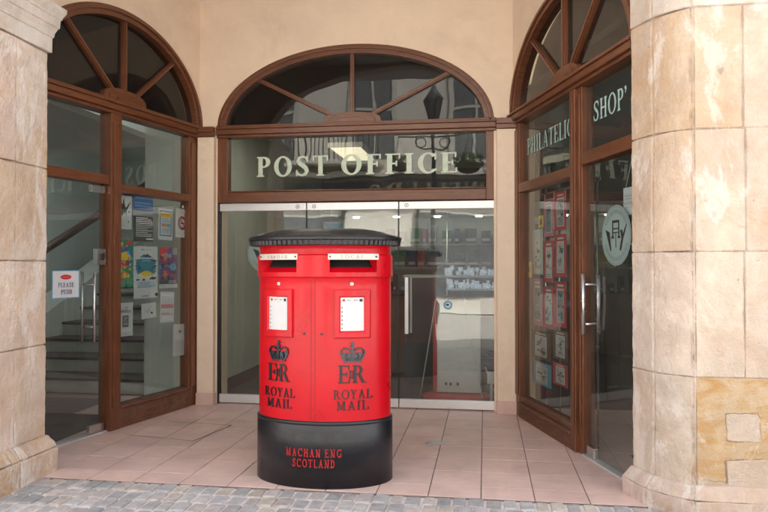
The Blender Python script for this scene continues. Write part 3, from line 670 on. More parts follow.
mb = MB(); put_flat(mb, disc(0, 0, .021, 20), lambda x, y, d: LF.P(.19 + x, -.04 + d, 2.06 + y), 'ink'); put_flat(mb, disc(0, 0, .014, 16), lambda x, y, d: LF.P(.19 + x, -.038 + d, 2.06 + y), 'lgrey')
tag(mb.build('glass_sticker', recalc=False), 'tiny round dark sticker in the top corner of the stair window', 'sticker')
# blue round sticker on the entrance door
mb = MB(); fS = lambda x, y, d: BK.P(-.372 + x, -.047 + d, 1.055 + y)
put_flat(mb, disc(0, 0, .047, 28), fS, 'white'); put_flat(mb, arc(0, 0, .044, .044, .028, .028, 0, 360, 28), fS, 'sky', .001); put_flat(mb, disc(-.004, .003, .018, 10, .011), fS, 'dblue', .0015)
tag(mb.build('glass_sticker', recalc=False), 'small round blue and white sticker on the right entrance door', 'sticker')
# card hanging in the right door
mb = MB(); mb.fbox(RT, 2.0, 2.15, -.075, -.072, 1.80, 1.99, 'white')
put_flat(mb, bar(2.01, 1.93, 2.13, 1.935) + bar(2.02, 1.91, 2.13, 1.914) + bar(2.01, 1.88, 2.12, 1.884) + bar(2.03, 1.85, 2.13, 1.853), lambda x, y, d: RT.P(x, -.0715 + d, y), 'grey')
mb.tube([RT.P(2.03, -.0735, 1.985), RT.P(2.13, -.0735, 2.20)], .002, 'offwhite', 5)
tag(mb.build('hanging_card', recalc=False), 'white card hung on a string behind the glass beside the right pillar', 'sign')

# framed stamp prints hanging inside the right window
def onR(x, y, dd):
    F = 690.; T = math.atan(10 / F); ps = math.atan(101 / F); X = (x - 384) / F; U = (256 - y) / F
    f = math.cos(T) - U * math.sin(T); z = math.sin(T) + U * math.cos(T); c, s = math.cos(ps), math.sin(ps)
    d = (X * c - f * s, X * s + f * c, z); n = RT.n; O = RT.P(0, dd, 0)
    t = (O[0] * n[0] + O[1] * n[1]) / (d[0] * n[0] + d[1] * n[1])
    return ((d[0] * t - O[0]) * RT.u[0] + (d[1] * t - O[1]) * RT.u[1], 1.45 + d[2] * t)
DP = -.17
def framed(px, edge, seed, label):
    s0, zt = onR(px[0], px[1], DP); s1, _ = onR(px[2], px[1], DP); _, zb = onR(px[0], px[3], DP)
    r = random.Random(seed)
    def des(put):
        put(bar(0, 0, 1, 1), edge); put(bar(.2, .1, .8, .84), 'offwhite'); put(bar(.24, .12, .76, .8), r.choice(('lgrey', 'grey', 'offwhite', 'lgrey')))
        put(bar(.25, .885, .75, .93), 'offwhite')
        for k in range(16): put(blob(r.uniform(.3, .7), r.uniform(.18, .74), r.uniform(.03, .12), r.uniform(.015, .06), k + seed, 9), r.choice(('brown', 'grey', 'pred', 'grey', 'tealp', 'char', 'lgrey', 'green')))
        lines(put, .25, .75, .12, .2, 2, 'grey', seed)
    poster(RT, 1, 'framed_print', label, 'print', s0, s1, zb, zt, des, d=DP, group='stamp prints hanging in the philatelic window')
for px, e, sd, lab in (
    ((554.6, 193, 566.6, 231), 'pred', 1, 'red bordered stamp print, top of the column nearest the window post'),
    ((554.6, 235, 566.6, 277), 'pred', 2, 'red bordered stamp print, second down in the column nearest the window post'),
    ((554.6, 281, 566.6, 326), 'pred', 3, 'red bordered stamp print, third down in the column nearest the window post'),
    ((543.8, 200, 553.9, 237), 'pink', 4, 'pinkish stamp print, topmost of the middle column in the window'),
    ((543.8, 241, 553.9, 282), 'pred', 5, 'red bordered stamp print, second down of the middle column'),
    ((543.8, 286, 553.9, 327), 'pred', 6, 'red bordered stamp print, third down of the middle column'),
    ((532.3, 230, 543, 274), 'offwhite', 7, 'pale stamp print, topmost of the column nearest the entrance doors'),
    ((532.3, 278, 543, 324), 'pink', 8, 'pinkish stamp print, second down of the column nearest the entrance doors'),
    ((531.5, 329, 551, 356), 'brown', 9, 'brown landscape print low in the philatelic window'),
    ((532.5, 359, 551.5, 381), 'sky', 10, 'pale blue landscape print, lowest in the philatelic window'),
    ((553, 329, 568, 358), 'brown', 11, 'brown leaflet low in the window beside its post'),
    ((553, 361, 568, 383), 'pred', 12, 'red edged leaflet at the foot of the window beside its post')): framed(px, e, sd, lab)
def dyel(put): put(bar(0, 0, 1, 1), 'yellow'); put(blob(.5, .5, .3, .3, 3), 'brown')
for px, lab in (((523.5, 262, 532, 277), 'small yellow card at the left edge of the philatelic window'), ((538.8, 216, 543.4, 228), 'tiny yellow tag between the hanging stamp prints')):
    s0, zt = onR(px[0], px[1], -.1); s1, _ = onR(px[2], px[1], -.1); _, zb = onR(px[0], px[3], -.1)
    poster(RT, 1, 'yellow_card', lab, 'card', s0, s1, zb, zt, dyel, d=-.1)
# rack that carries the prints
K = empty('print_rack', RT.P(.8, DP - .05, 0), 'slim metal rack and top rail carrying the stamp prints', 'rack')
mb = MB()
for s in (.30, .62, 1.0, 1.36): mb.tube([RT.P(s, DP - .02, 0.0), RT.P(s, DP - .02, 2.2)], .009, 'steel')
mb.build('upright', K)
mb = MB(); mb.tube([RT.P(.2, DP - .02, 2.13), RT.P(1.42, DP - .02, 2.13)], .008, 'steel')
for s in (.33, .55, .8, 1.05, 1.2): mb.tube([RT.P(s, DP, 2.12), RT.P(s, DP, 2.02)], .004, 'offwhite', 5)
mb.build('rail', K)

# ---------------------------------------------------------------- pillar box
CX, CY = -1.106, 4.703
ROT = R(-1.45)
def bloc(lx, ly, z):
    c, s = math.cos(ROT), math.sin(ROT); return (CX + lx * c - ly * s, CY + lx * s + ly * c, z)
AB, BB = .4637, .2998
def onbox(lx, z, d, a=AB, b=BB):
    q = math.sqrt(max(0, 1 - (lx / a) ** 2)); y = -b * q
    nx, ny = lx / a ** 2, y / b ** 2; l = math.hypot(nx, ny)
    return bloc(lx + nx / l * d, y + ny / l * d, z)
def ering(o, z, n=128, a=AB, b=BB): return [bloc((a + o) * math.cos(2 * PI * k / n), (b + o) * math.sin(2 * PI * k / n), z) for k in range(n)]
PB = empty('pillar_box', (CX, CY, 0), 'red oval double pillar box with black cap and black base', 'post box')
mb = MB(); mb.sweep([ering(0, .40), ering(0, .44), ering(0, 1.30), ering(0, 1.366), ering(.004, 1.374)], 'red', cap=False, smooth=True); mb.build('body', PB)
mb = MB(); mb.sweep([ering(.0, .0), ering(.012, .0), ering(.012, .403), ering(.009, .4065), ering(.009, .4105), ering(.012, .414), ering(.012, .424), ering(.007, .431), ering(.002, .4345), ering(-.03, .436)], 'black', cap=False, smooth=True); mb.build('base', PB, bevel=.0)
# aperture band, with two letter openings left through it
zs = [1.374, 1.379, 1.408, 1.432, 1.494, 1.520, 1.528]
ap = [(-.389, -.109), (.109, .389)]
lxs = sorted(set([-.46, -.45, -.43, -.41] + [-.389 + .02 * k for k in range(15)] + [-.109 + .0218 * k for k in range(11)] + [.109 + .02 * k for k in range(15)] + [.41, .43, .45, .46]))
lxs = [x for x in lxs]
BO = .013
mb = MB(); cols = []
for x in lxs: cols.append(x)
th = [math.acos(max(-1, min(1, x / AB))) for x in cols]     # front half: angle measured so that y is negative
angs = [-t for t in th] ; angs.sort()
back = [0 + PI * k / 40 for k in range(1, 40)]
ring = [a for a in angs] + [a for a in back]
ring = sorted(set([round(a, 5) for a in ring]))
offs = {zs[0]: .004, zs[1]: BO, zs[-2]: BO, zs[-1]: .0}
def bp(a, z):
    o = offs.get(z, BO); return bloc((AB + o) * math.cos(a), (BB + o) * math.sin(a), z)
for i in range(len(ring)):
    a0 = ring[i]; a1 = ring[(i + 1) % len(ring)] if i + 1 < len(ring) else ring[0] + 2 * PI
    xm = AB * math.cos((a0 + a1) / 2); front = math.sin((a0 + a1) / 2) < 0
    for j in range(len(zs) - 1):
        if front and any(p < xm < q for p, q in ap) and zs[j] >= 1.407 and zs[j + 1] <= 1.495: continue
        mb.add([bp(a0, zs[j]), bp(a1, zs[j]), bp(a1, zs[j + 1]), bp(a0, zs[j + 1])], [(0, 1, 2, 3)], 'red')
bnd = mb.build('aperture_band', PB)
mb = MB(); mb.sweep([ering(.0, 1.527), ering(-.001, 1.536), ering(-.003, 1.560), ering(.004, 1.585), ering(.02, 1.592)], 'red', cap=False, smooth=True); mb.build('neck', PB)
for (p, q) in ap:
    mb = MB(); n = 14; X = [p + (q - p) * k / n for k in range(n + 1)]
    dep = -.075
    for k in range(n):
        a, b = X[k], X[k + 1]
        mb.add([onbox(a, 1.408, BO), onbox(b, 1.408, BO), onbox(b, 1.440, dep * .55), onbox(a, 1.440, dep * .55)], [(0, 1, 2, 3)], 'red')      # sloping lip
        mb.add([onbox(a, 1.440, dep * .55), onbox(b, 1.440, dep * .55), onbox(b, 1.494, dep), onbox(a, 1.494, dep)], [(0, 1, 2, 3)], 'void')
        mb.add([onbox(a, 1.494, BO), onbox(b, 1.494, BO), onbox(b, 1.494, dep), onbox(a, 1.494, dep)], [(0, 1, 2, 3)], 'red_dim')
    for x in (p, q):
        mb.add([onbox(x, 1.408, BO), onbox(x, 1.44, dep * .55), onbox(x, 1.494, dep), onbox(x, 1.494, BO)], [(0, 1, 2, 3)], 'red')
    # raised rim
    mb.build('letter_slot', PB, recalc=False)
for (cx, word) in ((-.249, 'ABROAD'), (.249, 'LOCAL')):
    mb = MB(); n = 12; w = .149
    rings = []
    for k in range(n + 1):
        x = cx - w + 2 * w * k / n
        rings.append([onbox(x, 1.491, BO + .002), onbox(x, 1.491, BO + .009), onbox(x, 1.531, BO + .009), onbox(x, 1.531, BO + .002)])
    mb.sweep(rings, 'plate'); pl = mb.build('name_plate', PB, bevel=.002)
    mb = MB(); put_raised(mb, [[(cx + x, 1.5005 + y) for x, y in q] for q in text_polys(word, .155 if word == 'ABROAD' else .135, .021, gap=.25, T=.16, N=.11)], lambda x, y, d: onbox(x, y, d), 'grey', BO + .008, BO + .0098)
    for sx in (-.135, .135):
        put_raised(mb, disc(cx + sx, 1.511, .006, 10), lambda x, y, d: onbox(x, y, d), 'ink', BO + .008, BO + .011)
    mb.build('lettering', pl)
    mb = MB(); put_raised(mb, disc(cx, 1.332, .011, 16), lambda x, y, d: onbox(x, y, d), 'offwhite', -.002, .0035); put_raised(mb, disc(cx + .001, 1.331, .0035, 8), lambda x, y, d: onbox(x, y, d), 'ink', .003, .0045); mb.build('keyhole', PB)
    # notice frame
    mb = MB(); fx, fz0, fz1, ox, oz0, oz1 = .110, .975, 1.298, .070, 1.026, 1.244
    def lp4(hx, z0, z1, d): return [(cx - hx, z0, d), (cx + hx, z0, d), (cx + hx, z1, d), (cx - hx, z1, d)]
    loops = [lp4(fx, fz0, fz1, -.004), lp4(fx - .002, fz0 + .002, fz1 - .002, .016), lp4(fx - .010, fz0 + .010, fz1 - .010, .020), lp4(ox + .009, oz0 - .009, oz1 + .009, .020), lp4(ox, oz0, oz1, .008)]
    def rr(loop, n=8):
        out = []
        for i in range(4):
            a, b = loop[i], loop[(i + 1) % 4]
            for k in range(n): out.append(tuple(a[j] + (b[j] - a[j]) * k / n for j in range(3)))
        return [onbox(x, z, d) for x, z, d in out]
    mb.sweep([rr(l) for l in loops], 'red', cap=False); nf = mb.build('notice_frame', PB)
    mb = MB(); n = 8
    for k in range(n):
        a, b = cx - ox + 2 * ox * k / n, cx - ox + 2 * ox * (k + 1) / n
        mb.add([onbox(a, oz0, .0085), onbox(b, oz0, .0085), onbox(b, oz1, .0085), onbox(a, oz1, .0085)], [(0, 1, 2, 3)], 'white')
    fN = lambda x, y, d: onbox(cx + x, y, .0092 + d)
    put_flat(mb, bar(-.07, 1.205, 0, 1.244) + bar(0, 1.205, .07, 1.244), fN, 'lgrey'); put_flat(mb, disc(-.05, 1.226, .009, 10), fN, 'pred', .0004); put_flat(mb, bar(.045, 1.216, .062, 1.234), fN, 'ink', .0004); put_flat(mb, bar(-.03, 1.222, .035, 1.230), fN, 'grey', .0004)
    for k in range(6):
        z = 1.19 - k * .027
        put_flat(mb, bar(-.066, z - .002, 0, z) + bar(0, z - .002, .066, z), fN, 'lgrey', .0002)
        put_flat(mb, bar(-.064, z - .017, -.057, z - .008), fN, 'char', .0003)
        for j in range(3): put_flat(mb, bar(-.045 + j * .035, z - .016, -.045 + j * .035 + (.012 if k % 2 else .02), z - .0135), fN, 'lgrey', .0003)
    mb.build('notice_card', nf, recalc=False)
    # crown
    S = .140; fC = lambda x, y, d: onbox(cx + .003 + x * S * 1.06, .816 + y * S, d)
    mb = MB()
    put_raised(mb, bar(-.36, 0, 0, .1) + bar(0, 0, .36, .1), fC, 'navy', -.002, .008)
    put_raised(mb, [[(-.33, .1), (0, .1), (0, .46), (-.40, .50), (-.42, .36)], [(0, .1), (.33, .1), (.42, .36), (.40, .50), (0, .46)]], fC, 'navy', -.002, .003)
    for sg in (-1, 1):
        put_raised(mb, stroke([(sg * .33, .12), (sg * .42, .28), (sg * .48, .46), (sg * .44, .62), (sg * .32, .69), (sg * .18, .66), (sg * .06, .55), (0, .44)], .07), fC, 'navy', -.002, .010)
        for t in ((.47, .46), (.45, .58), (.36, .67), (.24, .68), (.12, .6)): put_raised(mb, disc(sg * t[0], t[1], .04, 8), fC, 'black', 0, .013)
        put_raised(mb, stroke([(sg * .18, .12), (sg * .27, .3), (sg * .2, .46)], [.07, .045, .06]), fC, 'black', 0, .010)
    put_raised(mb, bar(-.03, .1, .03, .66), fC, 'navy', -.002, .010)
    put_raised(mb, disc(0, .74, .085, 12), fC, 'navy', -.002, .013); put_raised(mb, bar(-.03, .82, .03, 1.0) + bar(-.085, .88, .085, .94), fC, 'navy', -.002, .010)
    for k in range(7): put_raised(mb, disc(-.27 + .09 * k, .05, .028, 8), fC, 'red', .007, .0105)
    for k in range(5): put_raised(mb, disc(-.26 + .13 * k, .17, .04, 6), fC, 'black', .002, .010)
    mb.build('crown', PB)
    # royal cipher and name
    mb = MB(); fL = lambda x, y, d: onbox(cx + x, y, d)
    put_raised(mb, [[(x - .048, y + .684) for x, y in p] for p in text_polys('E', .072, .116, T=.155, N=.075)], fL, 'black', -.002, .007)
    put_raised(mb, [[(x + .047, y + .684) for x, y in p] for p in text_polys('R', .082, .116, T=.155, N=.075)], fL, 'black', -.002, .007)
    put_raised(mb, [[(x + .0, y + .716) for x, y in p] for p in text_polys('II', .034, .05, gap=.06, T=.13, N=.11)], fL, 'black', -.002, .009)
    mb.build('royal_cipher', PB)
    mb = MB()
    put_raised(mb, [[(x + .004, y + .581) for x, y in p] for p in text_polys('ROYAL', .235, .060, gap=.14, T=.13, N=.065)], fL, 'black', -.002, .006)
    mb.build('lettering', PB); mb = MB()
    put_raised(mb, [[(x + .004, y + .508) for x, y in p] for p in text_polys('MAIL', .194, .060, gap=.16, T=.13, N=.065)], fL, 'black', -.002, .006)
    mb.build('lettering', PB)
    # door edge lock
    mb = MB(); sx = -.06 if cx < 0 else .058
    put_raised(mb, disc(sx, 1.005, .0085, 12), fL and (lambda x, y, d: onbox(x, y, d)), 'black', -.002, .004); mb.build('door_lock', PB)
mb = MB()
for x in (-.013, .013):
    mb.sweep([[onbox(x - .0016, z, .0002), onbox(x + .0016, z, .0002), onbox(x + .0016, z, .0012), onbox(x - .0016, z, .0012)] for z in (.437, 1.0, 1.372)], 'red_dim')
mb.build('door_seam', PB)
fBa = lambda x, y, d: onbox(x, y, d, AB + .012, BB + .012)
mb = MB()
put_raised(mb, [[(x + .004, y + .207) for x, y in p] for p in text_polys('MACHAN ENG', .372, .052, gap=.3, T=.15, N=.13)], fBa, 'redtext', -.002, .005)
mb.build('maker_lettering', PB); mb = MB()
put_raised(mb, [[(x + .004, y + .139) for x, y in p] for p in text_polys('SCOTLAND', .283, .052, gap=.26, T=.15, N=.13)], fBa, 'redtext', -.002, .005)
mb.build('maker_lettering', PB)
# cap: ribbed ring and shallow dome
mb = MB(); n = 168
def cring(o, z, flute=0.): return [bloc((AB + o - (flute if k % 2 else 0)) * math.cos(2 * PI * k / n), (BB + o - (flute if k % 2 else 0)) * math.sin(2 * PI * k / n), z) for k in range(n)]
mb.sweep([cring(-.02, 1.586), cring(.055, 1.586), cring(.066, 1.590, .008), cring(.070, 1.618, .007), cring(.074, 1.624), cring(.076, 1.640), cring(.069, 1.647)], 'black', cap=False)
mb.build('cap_ring', PB)
mb = MB()
dome = [(.069, 1.647), (.04, 1.655), (.0, 1.664), (-.05, 1.680), (-.11, 1.694), (-.18, 1.704), (-.24, 1.708), (-.297, 1.710)]
mb.sweep([ering(o, z) for o, z in dome], 'black', smooth=True); mb.build('cap_dome', PB)

# ---------------------------------------------------------------- sandstone pillars
CREAM = [(.66, .55, .46), (.70, .60, .52), (.64, .52, .42), (.68, .55, .48), (.66, .53, .45)]
def course(mb, poly, z0, z1, col, g=.003):
    # shrink slightly in height so the joint shows; plan is used as given
    mb.prism(poly, lambda x, y: (x, y, z0 + g), lambda x, y: (x, y, z1 - g), 'stone', col)
def inset(poly, d):
    c = (sum(p[0] for p in poly) / len(poly), sum(p[1] for p in poly) / len(poly)); out = []
    for p in poly:
        dx, dy = c[0] - p[0], c[1] - p[1]; l = math.hypot(dx, dy); out.append((p[0] + dx / l * d, p[1] + dy / l * d))
    return out
def core(mb, poly, z0, z1): mb.prism(inset(poly, .010), lambda x, y: (x, y, z0), lambda x, y: (x, y, z1), 'stone', (.42, .34, .27, 0))
TX = {}
def rough(o, cuts=4, a=.016, b=.007):
    if not TX:
        for n_, sc_, dp in (('hewn', .16, 3), ('pitted', .035, 4)):
            t = bpy.data.textures.new(n_, 'CLOUDS'); t.noise_scale = sc_; t.noise_depth = dp; TX[n_] = t
    m = o.modifiers.new('Subdivide', 'SUBSURF'); m.subdivision_type = 'SIMPLE'; m.levels = cuts; m.render_levels = cuts
    for n_, st in (('hewn', a), ('pitted', b)):
        m = o.modifiers.new('Displace', 'DISPLACE'); m.texture = TX[n_]; m.texture_coords = 'GLOBAL'; m.strength = st; m.mid_level = .5
    return o
# left pillar: reveal face runs straight back
LX = -3.078
LP = empty('stone_pillar', (-3.6, 4.0, 0), 'sandstone pillar with moulded capital beside the stair door', 'pillar')
mb = MB()
pl_a = [(LX + .006, 4.16), (LX, 4.5), (-4.5, 4.5), (-4.5, 4.16)]
pl_b = [(LX + .012, 3.72), (LX + .012, 4.155), (-4.5, 4.155), (-4.5, 3.40), (LX - .3, 3.40)]
zz = [.25, .895, 1.485, 2.14, 2.97]
for i in range(4):
    course(mb, pl_a, zz[i], zz[i + 1], random.choice(CREAM) + (.12,)); course(mb, pl_b, zz[i], zz[i + 1], random.choice(CREAM) + (.2 if i == 1 else .08,))
core(mb, [(LX, 3.75), (LX - .004, 4.49), (-4.4, 4.49), (-4.4, 3.45), (LX - .3, 3.45)], .1, 3.0)
rough(mb.build('shaft', LP, bevel=.010, seg=2), 5)
mb = MB()
bx = LX + .075
pb = [(bx, 3.70), (bx, 4.135), (-4.55, 4.135), (-4.55, 3.32), (bx - .32, 3.32)]; pb2 = [(bx, 4.145), (bx + .002, 4.54), (-4.55, 4.54), (-4.55, 4.145)]
for p, c in ((pb, (.54, .41, .31, .9)), (pb2, (.64, .53, .45, .3))):
    mb.prism(p, lambda x, y: (x, y, -.02), lambda x, y: (x, y, .17), 'stone', c)
    mb.prism([(min(x, bx), y) for x, y in p], lambda x, y: (x, y, .174), lambda x, y: (x - (.06 if x > LX else 0), y - (.03 if y > 4.5 else 0), .256), 'stone', c)
rough(mb.build('base', LP, bevel=.014, seg=2), 5, .02)
mb = MB()
prof = [(2.974, .012), (3.08, .014), (3.083, .026), (3.10, .03), (3.115, .034), (3.14, .052), (3.152, .060), (3.155, .072), (3.215, .078), (3.218, .088), (3.235, .095), (3.262, .122), (3.275, .128), (3.30, .128), (3.305, .02)]
prof = [(z, .012 + .62 * o) for z, o in prof]
mb.sweep([[(LX + o, 3.72 - o, z), (LX + o, 4.5 + o * .9, z), (-4.5, 4.5 + o * .9, z), (-4.5, 3.4 - o, z), (LX - .3 + o, 3.4 - o, z)] for z, o in prof], 'stone')
mb.c = [(.68, .63, .58, .0)] * len(mb.f)
mb.build('capital', LP, bevel=.004)
# right pillar: short reveal, rounded cant, front face
RP = empty('stone_pillar', (1.5, 4.3, 0), 'sandstone pillar with rounded corner and ochre patched block beside the shop door', 'pillar')
Ax, Bx, Cx = (.935, 4.62), (1.020, 4.425), (1.206, 4.262)
def bulge(a, b, k, n=6):
    out = []; dx, dy = b[0] - a[0], b[1] - a[1]; l = math.hypot(dx, dy)
    for i in range(n + 1):
        t = i / n; h = k * 4 * t * (1 - t); out.append((a[0] + dx * t - (-dy / l) * -h, a[1] + dy * t - (dx / l) * -h * -1) if False else (a[0] + dx * t + dy / l * h, a[1] + dy * t - dx / l * h))
    return out
def rplan(o=0., nx=2.6):
    """reveal + cant + front, grown outward by o"""
    A_ = (Ax[0] - .9 * o, Ax[1] + .2 * o); B_ = (Bx[0] - .85 * o, Bx[1] - .45 * o); C_ = (Cx[0] - .3 * o, Cx[1] - o)
    g = .012
    p = [A_, (B_[0] - .006, B_[1] + .014), (B_[0] + .007, B_[1] + .008)]
    p += bulge((B_[0] + .008, B_[1] - .008), (C_[0] - .012, C_[1] + .010), .016)
    p += [(C_[0] - .002, C_[1] + .014), (C_[0] + .008, C_[1])]
    return p, C_
mb = MB()
zz = [.12, .80, 1.535, 2.255, 2.975]
rc = [[(.64, .55, .47, .12), (.66, .53, .44, .2)], [(.68, .58, .50, .0), (.69, .59, .50, .0)], [(.64, .51, .40, .05), (.67, .55, .45, .0)], [(.60, .46, .34, .2), (.63, .49, .37, .16)]]
for i in range(4):
    p, C_ = rplan()
    course(mb, p + [(1.25, 4.29), (1.25, 4.62)], zz[i], zz[i + 1], rc[i][0])
    if i == 0:
        course(mb, [(C_[0] + .013, 4.262), (2.6, 4.262), (2.6, 4.62), (1.253, 4.62), (1.253, 4.288)], zz[0], zz[1], (.60, .47, .32, .85))
    else:
        xj = 1.485 + (.0 if i != 2 else .01)
        course(mb, [(C_[0] + .013, 4.262), (xj, 4.262), (xj, 4.62), (1.253, 4.62), (1.253, 4.288)], zz[i], zz[i + 1], rc[i][1])
        course(mb, [(xj + .007, 4.262), (2.6, 4.262), (2.6, 4.62), (xj + .007, 4.62)], zz[i], zz[i + 1], random.choice(CREAM) + (.1,))
core(mb, [Ax, Bx, Cx, (2.58, 4.262), (2.58, 4.6)], .05, 3.0)
rough(mb.build('shaft', RP, bevel=.009, seg=2), 5)
# repair patches let into the lowest course
def on_front(x, z, d): return (x, 4.262 - d, z)
def rough_rect(x0, x1, z0, z1, seed, j=.012):
    r = random.Random(seed); out = []
    for (a, b) in (((x0, z0), (x1, z0)), ((x1, z0), (x1, z1)), ((x1, z1), (x0, z1)), ((x0, z1), (x0, z0))):
        for k in range(5):
            t = (k + .15) / 5; out.append((a[0] + (b[0] - a[0]) * t + r.uniform(-j, j) * .5, a[1] + (b[1] - a[1]) * t + r.uniform(-j, j) * .5))
    return out
for (x0, x1, z0, z1, c, sd) in ((1.385, 1.565, .435, .595, (.62, .52, .44, 0), 1), (1.385, 1.80, .10, .33, (.64, .54, .47, 0), 2), (1.245, 1.375, .09, .2, (.54, .43, .32, .1), 3)):
    mb = MB(); q = rough_rect(x0, x1, z0, z1, sd)
    mb.prism([((x - (x0 + x1) / 2) * 1.06 + (x0 + x1) / 2, (z - (z0 + z1) / 2) * 1.08 + (z0 + z1) / 2) for x, z in q], lambda x, z: on_front(x, z, -.01), lambda x, z: on_front(x, z, .0008), 'stone', (.30, .22, .15, 0))
    mb.prism(q, lambda x, z: on_front(x, z, -.012), lambda x, z: on_front(x, z, .005), 'stone', c); rough(mb.build('repair_patch', RP, bevel=.004), 3, .004)
mb = MB()
for (o0, o1, z0, z1, c) in ((.075, .075, -.02, .10, (.66, .54, .48, .05)), (.075, .012, .103, .175, (.65, .53, .46, .05))):
    p0, c0 = rplan(o0); p1, c1 = rplan(o1)
    p0 = p0 + [(2.6, c0[1]), (2.6, 4.62), (1.0, 4.66)]; p1 = p1 + [(2.6, c1[1]), (2.6, 4.6), (1.0, 4.64)]
    nn = len(p0)
    mb.add([(x, y, z0) for x, y in p0] + [(x, y, z1) for x, y in p1], [tuple(range(nn))[::-1], tuple(range(nn, 2 * nn))] + [(i, (i + 1) % nn, nn + (i + 1) % nn, nn + i) for i in range(nn)], 'stone', c)
rough(mb.build('base', RP, bevel=.008, seg=2), 5)
mb = MB(); rings = []
for z, o in [(2.979, .0), (2.985, .005), (3.295, .005), (3.305, .0)]:
    p, c = rplan(o); p = p + [(2.6, c[1]), (2.6, 4.62), (1.0, 4.64)]
    rings.append([(x, y, z) for x, y in p])
mb.sweep(rings, 'stone'); mb.c = [(.68, .63, .57, .0)] * len(mb.f)
mb.build('impost_block', RP, bevel=.003)
# stone arch and street wall carried by the pillars
FR = Frame((0, 4.30), (1, 0), (0, -1))
mb = arch_wall(FR, -3.6, 1.7, 5.4, -.98, 2.08, 3.305, .93, -.25, .0, 'stone', zb=3.305, col=(.66, .56, .45, .1))
tag(mb.build('stone_arch', recalc=False), 'broad sandstone arch spanning the porch between the two stone pillars', 'arch')
mb = MB(); mb.box(-9, -4.45, 3.75, 4.5, 0, 5.4, 'stone', (.66, .55, .43, .1)); mb.box(-4.45, -3.55, 3.75, 4.5, 3.31, 5.4, 'stone', (.66, .55, .43, .1)); tag(mb.build('stone_facade'), 'sandstone street wall of the post office beside the left pillar', 'wall')
mb = MB(); mb.box(2.62, 8, 4.2, 4.55, 0, 5.4, 'stone', (.66, .55, .43, .1)); mb.box(1.65, 2.62, 4.32, 4.55, 3.31, 5.4, 'stone', (.66, .55, .43, .1))
tag(mb.build('stone_facade'), 'sandstone street wall of the post office beside the right pillar', 'wall')

# ---------------------------------------------------------------- stair hall behind the left front
mb = MB(); mb.box(-7, -3.26, 4.5, 11.5, -.02, -.006, 'tile', (.62, .55, .54, 0)); tag(mb.build('hall_floor'), kind='structure')
mb = MB(); mb.box(-4.9, -3.5, 5.05, 6.25, -.003, .008, 'matrub'); tag(mb.build('door_mat'), 'dark mat on the hall floor behind the stair door', 'mat')
mb = MB()
mb.box(-3.72, -3.08, 7.16, 7.30, 0, 4, 'hall'); mb.box(-6.6, -6.45, 4.5, 11.5, 0, 4, 'hall'); mb.box(-6.6, -3.0, 11.3, 11.45, 0, 4, 'hall'); mb.box(-6.6, -3.4, 4.52, 4.6, 0, 4, 'hall'); mb.box(-3.16, -3.06, 7.3, 11.4, 0, 4, 'hall')
tag(mb.build('hall_wall'), 'pale grey painted walls of the stair hall', 'wall')
mb = MB(); mb.box(-6.6, -3.72, 4.6, 7.7, 2.86, 2.92, 'hall2'); mb.box(-6.45, -3.72, 7.6, 7.7, 2.921, 3.36, 'hall2'); mb.box(-6.6, -3.2, 9.4, 11.3, 3.3, 3.36, 'hall2'); mb.box(-6.45, -5.9, 7.7, 9.4, 3.3, 3.36, 'hall2'); mb.box(-3.72, -3.46, 6.9, 9.4, 3.3, 3.36, 'hall2'); tag(mb.build('hall_ceiling'), kind='structure')
mb = MB(); mb.box(-6.0, -5.91, 7.1, 9.5, 3.361, 4.0, 'hall2'); mb.box(-3.81, -3.72, 7.1, 9.5, 3.361, 7.4, 'hall2'); mb.box(-5.9, -3.82, 9.41, 9.5, 3.361, 7.4, 'hall2'); mb.box(-5.9, -3.82, 7.1, 7.19, 3.361, 4.0, 'hall2')  # unseen shaft over an added ceiling opening: lets sky light in, blocks sun
tag(mb.build('added_light_shaft'), kind='structure')
ST = empty('staircase', (-4.6, 7.3, 0), 'staircase with dark treads and pale risers behind the stair window', 'staircase')
for k in range(9):
    yk = 7.30 + .42 * k; z = .175 * (k + 1)
    mb = MB(); mb.box(-6.0 + 0.1 * k * 0, -3.73, yk + .02, yk + .44, .0 if k == 0 else z - .175, z - .034, 'hall2'); mb.build('riser', ST)
    mb = MB(); mb.box(-6.0, -3.73, yk - .015, yk + .43, z - .033, z, 'tread'); mb.build('tread', ST, bevel=.008)
mb = MB(); mb.prism([(7.2, 0.0), (7.2, .42), (11.0, 2.02), (11.0, 0.)], lambda y, z: (-6.0, y, z), lambda y, z: (-5.25, y, z) if False else (-5.62, y, z), 'hall2'); mb.build('stringer_wall', ST, bevel=.01)
mb = MB(); mb.tube([(-5.55, 7.2, 1.28), (-5.55, 8.4, 1.80), (-5.55, 10.8, 2.84)], .055, 'handrail', 10); mb.build('handrail', ST)

